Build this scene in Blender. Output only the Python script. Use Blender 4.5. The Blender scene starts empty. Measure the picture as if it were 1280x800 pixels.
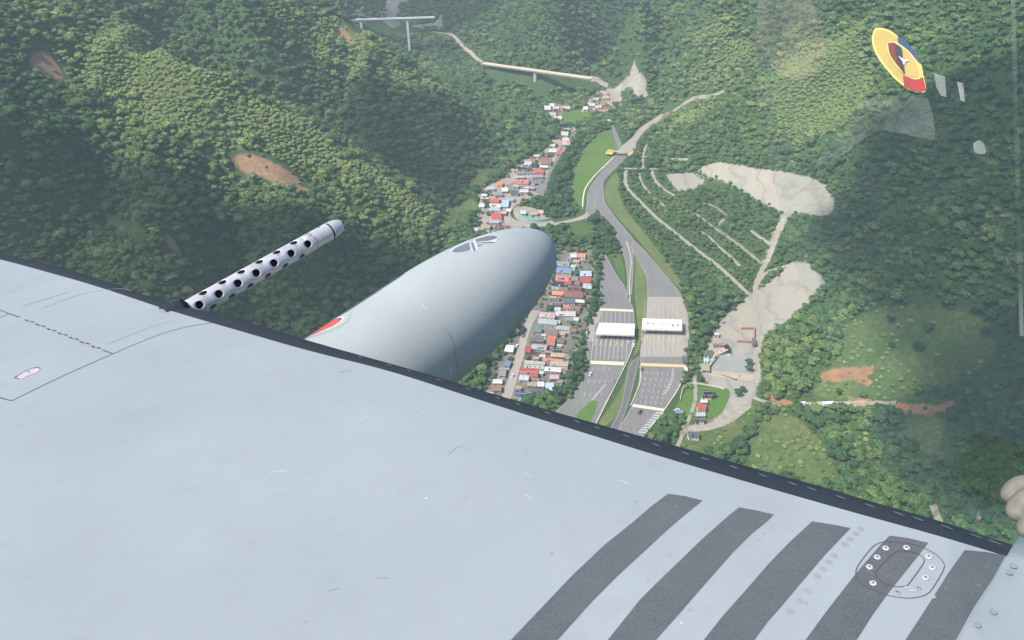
import bpy, bmesh, math, random
import numpy as np
from mathutils import Vector, Matrix, noise as mnoise
from mathutils.geometry import tessellate_polygon

random.seed(7)
rng = np.random.default_rng(7)
SC = bpy.context.scene
COL = SC.collection
R_ = math.radians

# ------------------------------------------------------------------ camera
W, H, FPX = 1280.0, 800.0, 930.0
ALT = 350.0
PITCH = R_(36.0)
cam_d = bpy.data.cameras.new('camera'); cam = bpy.data.objects.new('camera', cam_d); COL.objects.link(cam)
cam_d.sensor_width = 36.0; cam_d.lens = 36.0 * FPX / W
cam_d.clip_start = 0.02; cam_d.clip_end = 12000.0
cam.location = (0, 0, ALT); cam.rotation_euler = (math.pi / 2 - PITCH, 0, 0)
SC.camera = cam
EYE = np.array([0, 0, ALT])
CX = np.array([1.0, 0, 0]); CU = np.array([0, math.sin(PITCH), math.cos(PITCH)]); CB = np.array([0, -math.cos(PITCH), math.sin(PITCH)])

# ------------------------------------------------------------------ light
SUN_EL, SUN_AZ = R_(53), math.atan2(-0.42, -0.80)      # direction (x,y) the light comes from
SUNV = Vector((math.cos(SUN_EL) * math.cos(SUN_AZ), math.cos(SUN_EL) * math.sin(SUN_AZ), math.sin(SUN_EL)))
world = bpy.data.worlds.new('World'); SC.world = world; world.use_nodes = True
wn = world.node_tree; wn.nodes.clear()
sky = wn.nodes.new('ShaderNodeTexSky'); sky.sky_type = 'NISHITA'; sky.sun_disc = False
sky.sun_elevation = SUN_EL; sky.sun_rotation = math.pi / 2 - SUN_AZ
sky.air_density = 1.0; sky.dust_density = 2.5; sky.altitude = 1200
bg = wn.nodes.new('ShaderNodeBackground'); bg.inputs[1].default_value = 0.132
wo = wn.nodes.new('ShaderNodeOutputWorld')
wn.links.new(sky.outputs[0], bg.inputs[0]); wn.links.new(bg.outputs[0], wo.inputs[0])
sl = bpy.data.lights.new('sun', 'SUN'); sl.energy = 4.3; sl.angle = R_(1.2); sl.color = (1.0, 0.955, 0.88)
sun = bpy.data.objects.new('sun', sl); COL.objects.link(sun)
sun.rotation_euler = SUNV.to_track_quat('Z', 'Y').to_euler(); sun.location = (0, 0, 900)
SC.view_settings.view_transform = 'Standard'; SC.view_settings.look = 'None'
SC.view_settings.exposure = 0.75; SC.view_settings.gamma = 1.0
SC.cycles.max_bounces = 6; SC.cycles.transparent_max_bounces = 16; SC.cycles.volume_bounces = 1
SC.cycles.use_denoising = True

# ------------------------------------------------------------------ helpers
def tag(o, label=None, cat=None, group=None, kind=None):
    if label: o['label'] = label
    if cat: o['category'] = cat
    if group: o['group'] = group
    if kind: o['kind'] = kind
    return o

def empty(name, loc, label, cat, group=None, rz=0.0):
    o = bpy.data.objects.new(name, None); COL.objects.link(o)
    o.location = loc; o.rotation_euler = (0, 0, rz); o.empty_display_size = 0.5
    return tag(o, label, cat, group)

def obj(name, me, mat=None, parent=None, smooth=False):
    if isinstance(me, bmesh.types.BMesh):
        bm = me; me = bpy.data.meshes.new(name); bm.to_mesh(me); bm.free()
    if mat is not None and len(me.materials) == 0: me.materials.append(mat)
    if smooth:
        me.polygons.foreach_set('use_smooth', [True] * len(me.polygons))
    o = bpy.data.objects.new(name, me); COL.objects.link(o)
    if parent is not None: o.parent = parent
    return o

def mesh_np(name, V, Fq):
    me = bpy.data.meshes.new(name); me.from_pydata([tuple(v) for v in V], [], [tuple(f) for f in Fq]); me.update()
    return me

def box(bm, x0, x1, y0, y1, z0, z1):
    v = [bm.verts.new(p) for p in ((x0, y0, z0), (x1, y0, z0), (x1, y1, z0), (x0, y1, z0), (x0, y0, z1), (x1, y0, z1), (x1, y1, z1), (x0, y1, z1))]
    for f in ((0, 3, 2, 1), (4, 5, 6, 7), (0, 1, 5, 4), (1, 2, 6, 5), (2, 3, 7, 6), (3, 0, 4, 7)):
        bm.faces.new([v[i] for i in f])

def cyl(bm, p0, p1, r0, r1=None, n=10):
    r1 = r0 if r1 is None else r1
    p0 = Vector(p0); p1 = Vector(p1); d = (p1 - p0).normalized(); a = d.orthogonal().normalized(); b = d.cross(a)
    r = [[bm.verts.new(p + (a * math.cos(2 * math.pi * i / n) + b * math.sin(2 * math.pi * i / n)) * q) for i in range(n)] for p, q in ((p0, r0), (p1, r1))]
    for i in range(n): bm.faces.new((r[0][i], r[0][(i + 1) % n], r[1][(i + 1) % n], r[1][i]))
    bm.faces.new(r[0][::-1]); bm.faces.new(r[1])

class NT:
    def __init__(s, name):
        s.m = bpy.data.materials.new(name); s.m.use_nodes = True; s.t = s.m.node_tree; s.t.nodes.clear()
        s.out = s.n('ShaderNodeOutputMaterial')
    def n(s, ty, **kw):
        nd = s.t.nodes.new(ty)
        for k, v in kw.items(): setattr(nd, k, v)
        return nd
    def l(s, a, b): s.t.links.new(a, b)
    def noise(s, scale, detail=3, rough=.55, vec=None):
        n = s.n('ShaderNodeTexNoise'); n.inputs['Scale'].default_value = scale; n.inputs['Detail'].default_value = detail
        n.inputs['Roughness'].default_value = rough
        if vec is None:
            tc = s.n('ShaderNodeTexCoord'); vec = tc.outputs['Object']
        s.l(vec, n.inputs['Vector']); return n.outputs['Fac']
    def ramp(s, fac, stops):
        r = s.n('ShaderNodeValToRGB'); e = r.color_ramp.elements
        while len(e) < len(stops): e.new(.5)
        for i, (p, c) in enumerate(stops):
            e[i].position = p; e[i].color = (*c, 1) if len(c) == 3 else c
        s.l(fac, r.inputs[0]); return r.outputs[0]
    def mix(s, fac, a, b, bt='MIX'):
        m = s.n('ShaderNodeMix', data_type='RGBA', blend_type=bt)
        for v, i in ((fac, 0), (a, 6), (b, 7)):
            if isinstance(v, (int, float)): m.inputs[i].default_value = v
            elif isinstance(v, tuple): m.inputs[i].default_value = (*v, 1) if len(v) == 3 else v
            else: s.l(v, m.inputs[i])
        return m.outputs[2]
    def bump(s, h, strength=.3, dist=.05):
        b = s.n('ShaderNodeBump'); b.inputs['Strength'].default_value = strength; b.inputs['Distance'].default_value = dist
        s.l(h, b.inputs['Height']); return b.outputs[0]
    def bsdf(s, col, rough=.8, metal=0., nrm=None, spec=.4):
        b = s.n('ShaderNodeBsdfPrincipled')
        for v, k in ((col, 'Base Color'), (rough, 'Roughness'), (metal, 'Metallic'), (spec, 'Specular IOR Level')):
            if isinstance(v, (int, float)): b.inputs[k].default_value = v
            elif isinstance(v, tuple): b.inputs[k].default_value = (*v, 1)
            else: s.l(v, b.inputs[k])
        if nrm is not None: s.l(nrm, b.inputs['Normal'])
        s.l(b.outputs[0], s.out.inputs[0]); return b

_mats = {}
def plain(name, col, rough=.8, var=.18, scale=.6, metal=0., bump=0., bscale=None):
    """weathered one-colour surface"""
    if name in _mats: return _mats[name]
    t = NT(name)
    f = t.noise(scale, 5, .65)
    c = t.ramp(f, [(.3, tuple(x * (1 - var) for x in col)), (.72, tuple(min(1, x * (1 + var)) for x in col))])
    nr = t.bump(t.noise(bscale or scale * 4, 3), bump, .1) if bump else None
    t.bsdf(c, rough, metal, nr); _mats[name] = t.m; return t.m

# ------------------------------------------------------------------ pixel rays -> world
def ray(px, py):
    px = np.asarray(px, float); py = np.asarray(py, float)
    a = (px - 640) / FPX; v = (400 - py) / FPX
    return a[..., None] * CX + v[..., None] * CU - CB
def at_z(px, py, z):
    d = ray(px, py); t = (z - ALT) / d[..., 2]
    return EYE + d * np.asarray(t)[..., None]

# ------------------------------------------------------------------ terrain heights
CP = [  # photo x, photo y, height
 # valley floor
 (620,540,0),(740,500,0),(860,560,0),(700,400,0),(850,400,0),(880,330,0),(700,300,0),(800,250,0),(640,270,0),(600,290,0),(700,200,0),(850,212,2),
 (740,170,0),(700,150,0),(770,130,0),(690,135,0),(650,240,0),(760,350,0),(690,480,0),(740,115,3),
 # river gorge
 (560,300,-3),(480,348,-4),(430,400,-4),(600,262,-2),(620,215,-3),(660,175,-2),
 # under the wing
 (640,700,0),(300,700,25),(0,700,70),(1000,750,25),(1280,790,60),(800,650,0),(0,480,62),(300,480,15),
 # left mountain, near flank
 (0,320,72),(150,330,58),(200,380,42),(300,400,16),(350,330,34),(300,250,64),(200,200,98),(100,250,92),(0,200,122),(0,100,158),(100,100,138),(0,0,196),(150,0,180),
 (420,300,30),(450,330,6),(400,360,10),(500,300,8),
 # first spur crest and hollow behind
 (130,60,152),(250,120,122),(350,170,92),(430,210,62),(500,250,28),(540,285,4),
 (300,80,118),(400,130,80),(470,170,50),(520,210,25),(550,230,6),(210,30,148),
 # second spur crest
 (310,0,168),(400,50,116),(430,33,112),(455,57,98),(480,90,80),(550,130,46),(605,172,8),
 # beyond the second spur
 (470,70,8),(560,110,2),(620,140,0),(650,60,22),(700,80,12),(600,90,12),(480,22,14),(560,30,24),(480,0,34),(600,0,60),(700,0,95),(700,40,60),(800,0,112),(800,60,44),(770,85,14),
 (820,105,14),(900,0,125),(900,60,74),(850,90,38),(900,110,38),(940,40,92),
 # right side
 (840,170,8),(880,150,26),(950,150,52),(1000,50,114),(1000,120,78),(1000,195,42),(1100,0,158),(1100,100,112),(1100,200,82),(1200,100,146),(1280,0,205),(1280,150,158),(1280,300,118),
 (1200,300,92),(1100,300,58),(1200,400,74),(1280,450,86),(1100,420,42),(1050,400,24),(1050,480,20),(1150,500,36),(1280,600,66),(1100,600,24),(1000,560,9),(950,600,3),(930,480,0),
 (940,400,1),(1000,360,8),(1030,368,12),(960,300,5),(1040,265,25),(900,213,10),(980,220,26),(880,200,8),(870,300,1),(900,340,0),(1000,420,14),(1000,480,8),
]
cpa = np.array(CP, float)
P3 = at_z(cpa[:, 0], cpa[:, 1], cpa[:, 2])
far = [(-1300,2300,520),(-600,2300,430),(0,2300,380),(600,2300,420),(1300,2300,520),(-1300,1500,480),(-800,1300,380),(-1300,900,480),(-800,900,330),(-1300,400,420),(-1300,-150,330),(-700,-150,170),
       (-300,-150,60),(0,-150,5),(300,-150,40),(700,-150,180),(1300,-150,330),(700,400,270),(1300,400,450),(800,800,290),(1300,1000,480),(900,1300,350),(500,1250,200),(0,1700,210),(-300,1650,200),(300,1700,260),(700,1700,330),(-250,1300,62),(-500,1100,200),
       (-500,1500,260),(-200,1450,100),(-60,1420,95),(150,1450,170),(0,100,3),(100,0,5),(-160,250,25)]
fx = np.array([p[0] for p in far] + list(P3[:, 0]), float); fy = np.array([p[1] for p in far] + list(P3[:, 1]), float)
fz = np.array([p[2] for p in far] + list(P3[:, 2]), float)
def kern(r2): return r2 * np.log(r2 + 1e-9) * .5
S = 1000.0
n_ = len(fx); A = np.zeros((n_ + 3, n_ + 3))
d2 = ((fx[:, None] - fx) ** 2 + (fy[:, None] - fy) ** 2) / S ** 2
A[:n_, :n_] = kern(d2) + np.eye(n_) * 2e-4
A[:n_, n_] = 1; A[:n_, n_ + 1] = fx / S; A[:n_, n_ + 2] = fy / S; A[n_:, :n_] = A[:n_, n_:].T
coef = np.linalg.solve(A, np.concatenate([fz, [0, 0, 0]]))
STEP = 3.6
gx = np.arange(-1250, 1250 + STEP, STEP); gy = np.arange(-140, 2150, STEP)
GX, GY = np.meshgrid(gx, gy)
Z = np.zeros_like(GX)
cxs = gx[::6]; cys = gy[::6]
CGX, CGY = np.meshgrid(cxs, cys); CZ = coef[n_] + coef[n_ + 1] * CGX / S + coef[n_ + 2] * CGY / S
for i in range(n_): CZ += coef[i] * kern(((CGX - fx[i]) ** 2 + (CGY - fy[i]) ** 2) / S ** 2)
def bil(G, xs, ys, x, y):
    u = np.clip((x - xs[0]) / (xs[1] - xs[0]), 0, len(xs) - 1.001); v = np.clip((y - ys[0]) / (ys[1] - ys[0]), 0, len(ys) - 1.001)
    i = u.astype(int); j = v.astype(int); a = u - i; b = v - j
    return G[j, i] * (1 - a) * (1 - b) + G[j, i + 1] * a * (1 - b) + G[j + 1, i] * (1 - a) * b + G[j + 1, i + 1] * a * b
Z = bil(CZ, cxs, cys, GX, GY)
# value-noise gullies
def vnoise(x, y, cell, seed):
    r = np.random.default_rng(seed).random((256, 256)); u = x / cell; v = y / cell
    i = np.floor(u).astype(int); j = np.floor(v).astype(int); a = u - i; b = v - j
    a = a * a * (3 - 2 * a); b = b * b * (3 - 2 * b); g = lambda jj, ii: r[jj % 256, ii % 256]
    return (g(j, i) * (1 - a) + g(j, i + 1) * a) * (1 - b) + (g(j + 1, i) * (1 - a) + g(j + 1, i + 1) * a) * b
wx = (vnoise(GX, GY, 120, 11) - .5) * 70; wy = (vnoise(GX, GY, 120, 12) - .5) * 70
rid = .62 * (1 - 2 * np.abs(vnoise(GX + wx, GY + wy, 105, 3) - .5)) + .38 * (1 - 2 * np.abs(vnoise(GX + wx, GY + wy, 190, 8) - .5))
rid2 = 1 - 2 * np.abs(vnoise(GX + wx * .6, (GY + wy * .6) * .8, 46, 4) - .5)
hm = np.clip((Z - 8) / 55, 0, 1)
Z += hm * ((rid - .55) * 48 + (rid2 - .55) * 15 + (vnoise(GX, GY, 17, 5) - .5) * 3.0)
Z -= 9 * np.exp(-((GX + 205) ** 2 + (GY - 890) ** 2) / (2 * 45.0 ** 2))
# level valley floor
def poly_mask(poly, X, Y):
    inside = np.zeros(X.shape, bool); n = len(poly); b = np.array(poly)
    x0, y0 = b.min(0); x1, y1 = b.max(0)
    sel = (X >= x0) & (X <= x1) & (Y >= y0) & (Y <= y1)
    xs = X[sel]; ys = Y[sel]; r = np.zeros(xs.shape, bool)
    for i in range(n):
        xa, ya = poly[i]; xb, yb = poly[(i + 1) % n]
        if ya == yb: continue
        c = ((ya > ys) != (yb > ys)) & (xs < (xb - xa) * (ys - ya) / (yb - ya) + xa)
        r ^= c
    inside[sel] = r; return inside
def blur(M, k):
    M = M.astype(float)
    for ax in (0, 1):
        for _ in range(2):
            c = np.cumsum(np.concatenate([np.repeat(M.take([0], ax), k + 1, ax), M, np.repeat(M.take([-1], ax), k, ax)], ax), ax)
            n = M.shape[ax]
            M = (c.take(range(2 * k + 1, 2 * k + 1 + n), ax) - c.take(range(0, n), ax)) / (2 * k + 1)
    return M
floor_px = [(590,300),(598,240),(640,205),(690,165),(700,125),(760,108),(775,112),(790,150),(835,138),(850,150),(830,200),(870,215),(930,300),(955,330),(985,330),(960,430),(945,500),(930,560),(900,720),(560,720),(560,520),(600,420),(640,330)]
fp = at_z(np.array([p[0] for p in floor_px]), np.array([p[1] for p in floor_px]), 0.0)[:, :2]
fm = blur(poly_mask([tuple(p) for p in fp], GX, GY), 3)
Z = Z * (1 - np.clip(fm * 1.6, 0, 1))
def hgt(x, y): return bil(Z, gx, gy, np.asarray(x, float), np.asarray(y, float))
def hit(px, py):
    """photo pixels -> points on the terrain"""
    d = ray(px, py); d = d.reshape(-1, 3); t = np.full(len(d), 250.0); done = np.zeros(len(d), bool)
    for _ in range(900):
        p = EYE + d * t[:, None]; g = p[:, 2] - hgt(p[:, 0], p[:, 1]); done |= g <= 0
        if done.all(): break
        t = np.where(done, t, t + np.clip(g * .6, .8, 6))
    lo = t - 6; hi = t
    for _ in range(14):
        m = (lo + hi) / 2; p = EYE + d * m[:, None]; b = p[:, 2] > hgt(p[:, 0], p[:, 1]); lo = np.where(b, m, lo); hi = np.where(b, hi, m)
    return EYE + d * hi[:, None]
def hits(pts): return hit(np.array([p[0] for p in pts], float), np.array([p[1] for p in pts], float))
for _px, _py, _r, _d in ((680, 108, 30, 15), (640, 100, 30, 11), (715, 106, 24, 8)):
    _c = hits([(_px, _py)])[0]; Z -= _d * np.exp(-((GX - _c[0]) ** 2 + (GY - _c[1]) ** 2) / (2 * _r ** 2))

# spurs and gullies that the photograph shows as continuous lines
for _pl, _w, _d in (([(125,50),(180,85),(250,120),(350,170),(430,210),(500,252)], 20, 15), ([(200,35),(300,78),(400,128),(470,168),(520,205),(550,228)], 30, -24), ([(330,8),(400,50),(450,78),(500,105),(560,140)], 20, 10),
                    ([(815,150),(850,112),(890,70),(940,28)], 18, 13), ([(860,150),(905,112),(950,78),(1000,20)], 24, -16), ([(960,150),(1010,100),(1060,60),(1120,20)], 24, 12),
                    ([(60,330),(105,250),(150,185)], 22, -17), ([(335,392),(295,310),(270,235)], 24, -19), ([(205,375),(190,290),(200,205)], 20, 12), ([(10,260),(50,190),(60,120)], 20, 10), ([(400,330),(360,270),(330,215)], 18, 10),
                    ([(640,72),(655,35),(690,0)], 26, 14), ([(590,52),(600,20),(575,0)], 28, -18), ([(745,75),(760,35),(800,0)], 24, -16), ([(1050,330),(1110,270),(1180,200)], 20, -14), ([(1150,340),(1200,270),(1270,200)], 20, 12)):
    _q = hits(_pl); _D = np.full(GX.shape, 1e9); _b0 = _q.min(0) - 90; _b1 = _q.max(0) + 90
    _s = (GX > _b0[0]) & (GX < _b1[0]) & (GY > _b0[1]) & (GY < _b1[1]); _gx = GX[_s]; _gy = GY[_s]; _d2 = np.full(_gx.shape, 1e9)
    for _a, _b in zip(_q[:-1], _q[1:]):
        _e = (_b - _a)[:2]; _t = np.clip(((_gx - _a[0]) * _e[0] + (_gy - _a[1]) * _e[1]) / (_e @ _e), 0, 1)
        _d2 = np.minimum(_d2, (_gx - _a[0] - _t * _e[0]) ** 2 + (_gy - _a[1] - _t * _e[1]) ** 2)
    Z[_s] += _d * np.exp(-_d2 / (2 * _w ** 2)) * (1 - np.clip(fm[_s] * 1.6, 0, 1))
# ------------------------------------------------------------------ land cover painted as masks (real ground colours; pale ones also follow sunlit spurs)
def gm(px): return poly_mask([tuple(q[:2]) for q in hits(px)], GX, GY)
def gmz(px): return poly_mask([tuple(q[:2]) for q in at_z(np.array([p[0] for p in px]), np.array([p[1] for p in px]), 0.0)], GX, GY)
QUARRY = [[(866,208),(895,207),(935,214),(975,218),(1010,228),(1030,245),(1047,264),(1030,276),(1000,281),(978,279),(950,258),(915,235),(885,222)],
          [(990,320),(1012,335),(1020,352),(1032,366),(1015,378),(1000,392),(970,410),(955,420),(950,440),(950,480),(945,492),(938,502),(920,522),(905,532),(870,541),(845,545),(848,530),(880,530),(905,515),(908,490),(880,477),(872,465),(885,430),(905,395),(935,370),(970,345)],
          [(972,279),(984,281),(972,300),(966,318),(958,335),(948,334),(958,312),(964,295)],
          [(486,0),(505,0),(512,-2),(517,3),(500,12),(497,26),(502,33),(490,36),(480,28),(483,14)],
          [(780,85),(792,78),(800,92),(808,108),(806,122),(795,128),(790,110),(772,112),(770,104)],
          [(757,102),(768,108),(774,118),(780,130),(760,134),(752,124),(762,118),(755,110)],
          [(830,218),(865,215),(880,228),(868,236),(845,240)],[(445,372),(463,345),(467,348),(452,376)],[(544,38),(547,19),(552,19),(554,38)],[(514,32),(540,30),(542,35),(516,36)]]
SOIL = [[(1025,462),(1060,458),(1090,457),(1095,466),(1088,480),(1076,474),(1055,476),(1025,478)],[(1120,506),(1150,508),(1188,503),(1190,514),(1170,520),(1125,514)],[(962,494),(978,500),(1000,501),(998,511),(980,508),(965,500)],
        [(285,190),(312,193),(345,205),(380,230),(392,247),(375,243),(345,228),(310,218),(290,207)],[(38,72),(55,62),(66,60),(68,78),(84,97),(80,102),(60,96),(40,90)],
        [(113,258),(140,270),(160,282),(178,292),(176,302),(155,292),(130,275)],[(203,283),(215,282),(220,300),(235,330),(228,331),(214,312),(202,302)],[(415,28),(424,30),(440,48),(452,62),(444,60),(425,45)],
        [(1135,20),(1141,20),(1141,28),(1135,28)],[(1000,502),(1070,502),(1070,507),(1000,508)],[(1075,500),(1150,502),(1150,505),(1075,506)]]
GRASS = [[(1055,405),(1075,392),(1110,388),(1160,385),(1200,388),(1240,398),(1250,440),(1225,465),(1180,482),(1140,492),(1090,500),(1010,498),(1020,480),(1050,440)],
         [(945,530),(975,515),(1000,525),(1020,545),(1040,570),(1055,605),(1010,612),(940,590),(935,560)],[(1120,515),(1180,520),(1185,545),(1170,570),(1150,575),(1130,550)],
         [(555,258),(585,250),(600,262),(580,280),(548,285)],[(592,212),(610,210),(625,214),(600,240),(585,245)],[(880,520),(940,500),(960,505),(930,540),(900,560),(860,580),(840,560)]]
PALE = [[(0,90),(100,110),(150,130),(230,170),(320,185),(420,225),(480,255),(520,290),(545,290),(540,262),(480,222),(380,150),(300,125),(230,105),(190,55),(140,35),(115,55),(125,90),(60,100),(0,80)],[(0,0),(30,0),(45,45),(0,60)],
        [(300,0),(330,0),(400,45),(440,75),(470,88),(455,92),(400,70),(340,25)],[(420,20),(440,35),(470,60),(455,66),(425,50),(400,25)],[(480,85),(510,92),(545,108),(540,112),(495,108),(470,95)],[(1000,50),(1090,60),(1080,140),(1000,180),(960,120)],
        [(820,165),(850,140),(880,125),(920,115),(900,130),(850,158)],[(855,55),(900,28),(940,10),(940,22),(900,45),(870,66)],[(850,112),(900,60),(960,40),(960,60),(910,90),(870,118)],[(1200,560),(1230,570),(1220,590),(1195,585)],
        [(1050,540),(1110,540),(1120,560),(1060,565)]]
qm = np.zeros(GX.shape); som = np.zeros(GX.shape); grm = np.zeros(GX.shape); pam = np.zeros(GX.shape)
for p in QUARRY: qm = np.maximum(qm, gm(p))
for p in SOIL: som = np.maximum(som, gm(p))
for p in GRASS: grm = np.maximum(grm, gm(p))
for p in PALE: pam = np.maximum(pam, blur(gm(p), 3))
pam = np.clip(pam, 0, 1)
qs = np.clip(blur(qm, 3) * 1.6, 0, 1); Z = (Z * (1 - qs) + blur(Z, 9) * qs) * (1 - np.clip(fm * 1.6, 0, 1))
qmb, somb = blur(qm, 1), blur(som, 1)

# valley-floor polygons (all at height ~0): name, photo polygon
FIELD_BRIGHT = [(745,168),(762,162),(771,168),(774,182),(760,203),(744,222),(733,243),(729,262),(722,262),(712,242),(716,212),(728,190)]
FIELD_FAR = [(697,140),(735,134),(745,140),(722,155),(705,158),(700,150)]
FIELD_MEDIAN = [(769,216),(757,232),(758,252),(776,276),(800,302),(820,328),(838,349),(854,364),(850,350),(830,322),(806,292),(784,264),(773,240),(775,222)]
FIELD_MID = [(793,312),(800,326),(807,347),(809,372),(806,398),(803,420),(797,440),(786,452),(780,478),(765,505),(748,530),(757,532),(776,512),(782,482),(790,450),(798,420),(795,386),(793,362),(794,336)]
FIELD_TRI = [(736,503),(747,502),(741,520),(736,528),(720,521)]
FIELD_RAMP = [(708,281),(728,278),(740,286),(745,297),(725,300),(712,296)]
FIELD_YARD = [(858,488),(868,484),(896,484),(912,488),(908,505),(894,521),(850,518),(846,506)]
FIELD_STRIP = [(764,318),(776,320),(781,345),(779,352),(770,335)]
FIELD_SMALL = [(575,512),(610,500),(598,486),(575,495)]
TOWN_A = [(692,310),(742,312),(744,350),(736,392),(722,440),(712,476),(700,492),(660,500),(600,512),(610,470),(640,420),(668,378),(692,340)]
TOWN_B = [(592,295),(600,250),(596,240),(625,224),(650,202),(680,188),(702,160),(716,158),(720,168),(704,190),(690,208),(684,228),(676,246),(646,256),(640,272),(676,286),(640,296)]
TOWN_C = [(682,130),(712,128),(714,138),(702,142),(700,156),(690,152)]
TOWN_D = [(726,140),(735,122),(752,112),(768,122),(768,136),(752,146),(742,138)]
NETYARD = [(641,262),(650,257),(672,262),(690,275),(690,280),(660,279),(645,273)]
ROADS = {  # name: (left edge, right edge) photo polylines on the valley floor
 'plaza_west': ([(750,313),(751,330),(750,360),(749,386),(738,400),(732,420),(731,436),(735,452),(726,479),(712,497),(694,515),(668,540),(640,570)],
                [(754,313),(761,325),(770,342),(781,358),(784,370),(792,386),(793,402),(793,420),(788,440),(780,457),(770,478),(756,505),(742,532),(725,570)]),
 'plaza_east': ([(783,303),(795,322),(807,345),(809,369),(808,385),(807,396),(804,420),(800,436),(800,453),(799,470),(796,488),(789,508),(775,532),(750,570)],
                [(792,300),(805,312),(817,326),(836,348),(852,369),(859,389),(862,403),(862,417),(860,436),(857,457),(853,472),(847,488),(830,514),(809,540),(785,575)]),
 'lane_north': ([(770.6,192.5),(757,208),(744,224),(735,240),(733,256),(731,269)],[(791,192),(778,204),(767,213),(754,228),(745,250),(742,265),(736,272)]),
 'lane_fork': ([(744,232),(743,252),(751,268),(765,284),(773,303),(778,316),(782,330),(784,350),(783,369)],[(754,228),(756,251),(764,264),(772,275),(785,290),(792,300),(792,312),(792,334),(791,352),(790,368)]),
 'lane_mid': ([(783,296),(786,304)],[(810,318),(812,322)]),
 'lane_south': ([(797,446),(787,456),(781,482),(775,510),(764,532),(745,566)],[(800,446),(798,456),(792,482),(783,513),(772,540),(756,574)]),
 'lane_west_exit': ([(766,480),(756,495),(748,510),(738,530),(722,558)],[(777,463),(768,482),(759,500),(748,524),(732,562)]),
 'branch_a': ([(764,157),(767,170),(771,182),(771,192)],[(767,157),(772,168),(777,180),(780,190)]),
 'branch_b': ([(832,138),(818,148),(800,160),(790,172),(776,184),(772,192)],[(836,142),(820,154),(806,164),(797,176),(794,186),(791,192)]),
 'ramp': ([(736,264),(724,271),(700,277),(680,279.5),(657,279),(642,274),(638,266),(643,257),(648,252)],[(737,272),(726,275),(702,280),(680,283),(655,284),(636,280),(630,270),(636,257),(644,248)]),
 'village_street': ([(718,162),(703,178),(697,194),(686,214),(681,226),(672,246)],[(722,164),(707,180),(700,196),(689,216),(685,230),(679,247)]),
 'village_street_low': ([(664,388),(652,416),(645,441),(638,465),(628,492),(612,530)],[(675,388),(662,414),(656,441),(648,466),(641,492),(628,530)]),
 'lot_road': ([(632,232),(650,224),(668,222),(684,224)],[(640,240),(655,236),(668,240),(680,244)]),
 'gravel_road': ([(944,410),(944,440),(943,478),(938,496),(920,514),(902,526),(880,530),(850,532)],[(950,410),(949,440),(949,478),(946,500),(928,518),(910,530),(884,538),(850,541)]),
}
def allpoly(l, r): return list(l) + list(r)[::-1]
flat_no = [FIELD_BRIGHT, FIELD_FAR, FIELD_MEDIAN, FIELD_TRI, FIELD_RAMP, FIELD_YARD, FIELD_STRIP, FIELD_SMALL, TOWN_A, TOWN_B, TOWN_C, TOWN_D, NETYARD, FIELD_MID] + [allpoly(*v) for v in ROADS.values()]
flm = np.zeros(GX.shape)
for p in flat_no: flm = np.maximum(flm, gmz(p))
townm = np.maximum(np.maximum(gmz(TOWN_A), gmz(TOWN_B)), np.maximum(gmz(TOWN_C), gmz(TOWN_D)))
PATHS = [  # draped tracks: photo polyline, width m
 ([(782,213),(781,226),(784,236),(800,252),(820,272),(845,292),(870,312),(895,330),(915,348),(936,368)],3.8),
 ([(799,217),(801,228),(812,242)],2.6),([(974,281),(970,300),(962,320),(952,338),(944,358),(945,385),(947,412)],4.2),([(944,360),(955,342),(972,334),(990,330)],3.0),
 ([(822,250),(832,260)],2.8),([(815,214),(817,224),(828,236),(843,245)],3.8),
 ([(870,268),(888,282),(905,293),(922,305),(938,318),(952,330)],3.4),([(938,288),(950,297),(963,306)],3.1),([(905,274),(897,283)],2.8),
 ([(875,290),(885,295),(897,308),(912,320),(925,333)],3.1),([(885,255),(900,262),(908,270)],2.5),
 ([(780,211),(800,211),(830,212)],3.4),([(804,212),(803,198),(806,186),(810,178)],2.7),([(803,196),(822,197),(842,199),(860,200)],3.5),
 ([(832,142),(850,132),(862,126),(880,121),(905,114)],3.5),
 ([(540,40),(562,42),(573,52),(580,60),(590,66),(600,76),(612,81)],5.0),
 ([(737,98),(748,101),(760,108)],5.0),
 ([(808,121),(803,108),(796,96),(790,84)],5.5),
 ([(939,497),(955,502),(975,508)],3.2),([(1165,632),(1170,645),(1176,668)],2.7),([(1000,505),(1040,505),(1120,504)],3.1),
 ([(846,560),(856,538),(870,500),(868,470)],2.7),
]
path_pts = []
pm = np.zeros(GX.shape, bool)
for pl, w in PATHS:
    q = hits(pl); out = []
    for i in range(len(q) - 1):
        n = max(2, int(np.linalg.norm(q[i + 1] - q[i]) / 3)); 
        for k in range(n): out.append(q[i] + (q[i + 1] - q[i]) * k / n)
    out.append(q[-1]); out = np.array(out)
    for _ in range(6): out[1:-1] = (out[:-2] + 2 * out[1:-1] + out[2:]) / 4
    path_pts.append((out, w))
    for p in out:
        i = int((p[0] - gx[0]) / STEP); j = int((p[1] - gy[0]) / STEP); k = int(w / STEP) + (2 if p[1] > 950 else 1)
        pm[max(0, j - k):j + k + 1, max(0, i - k):i + k + 1] = True

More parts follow.
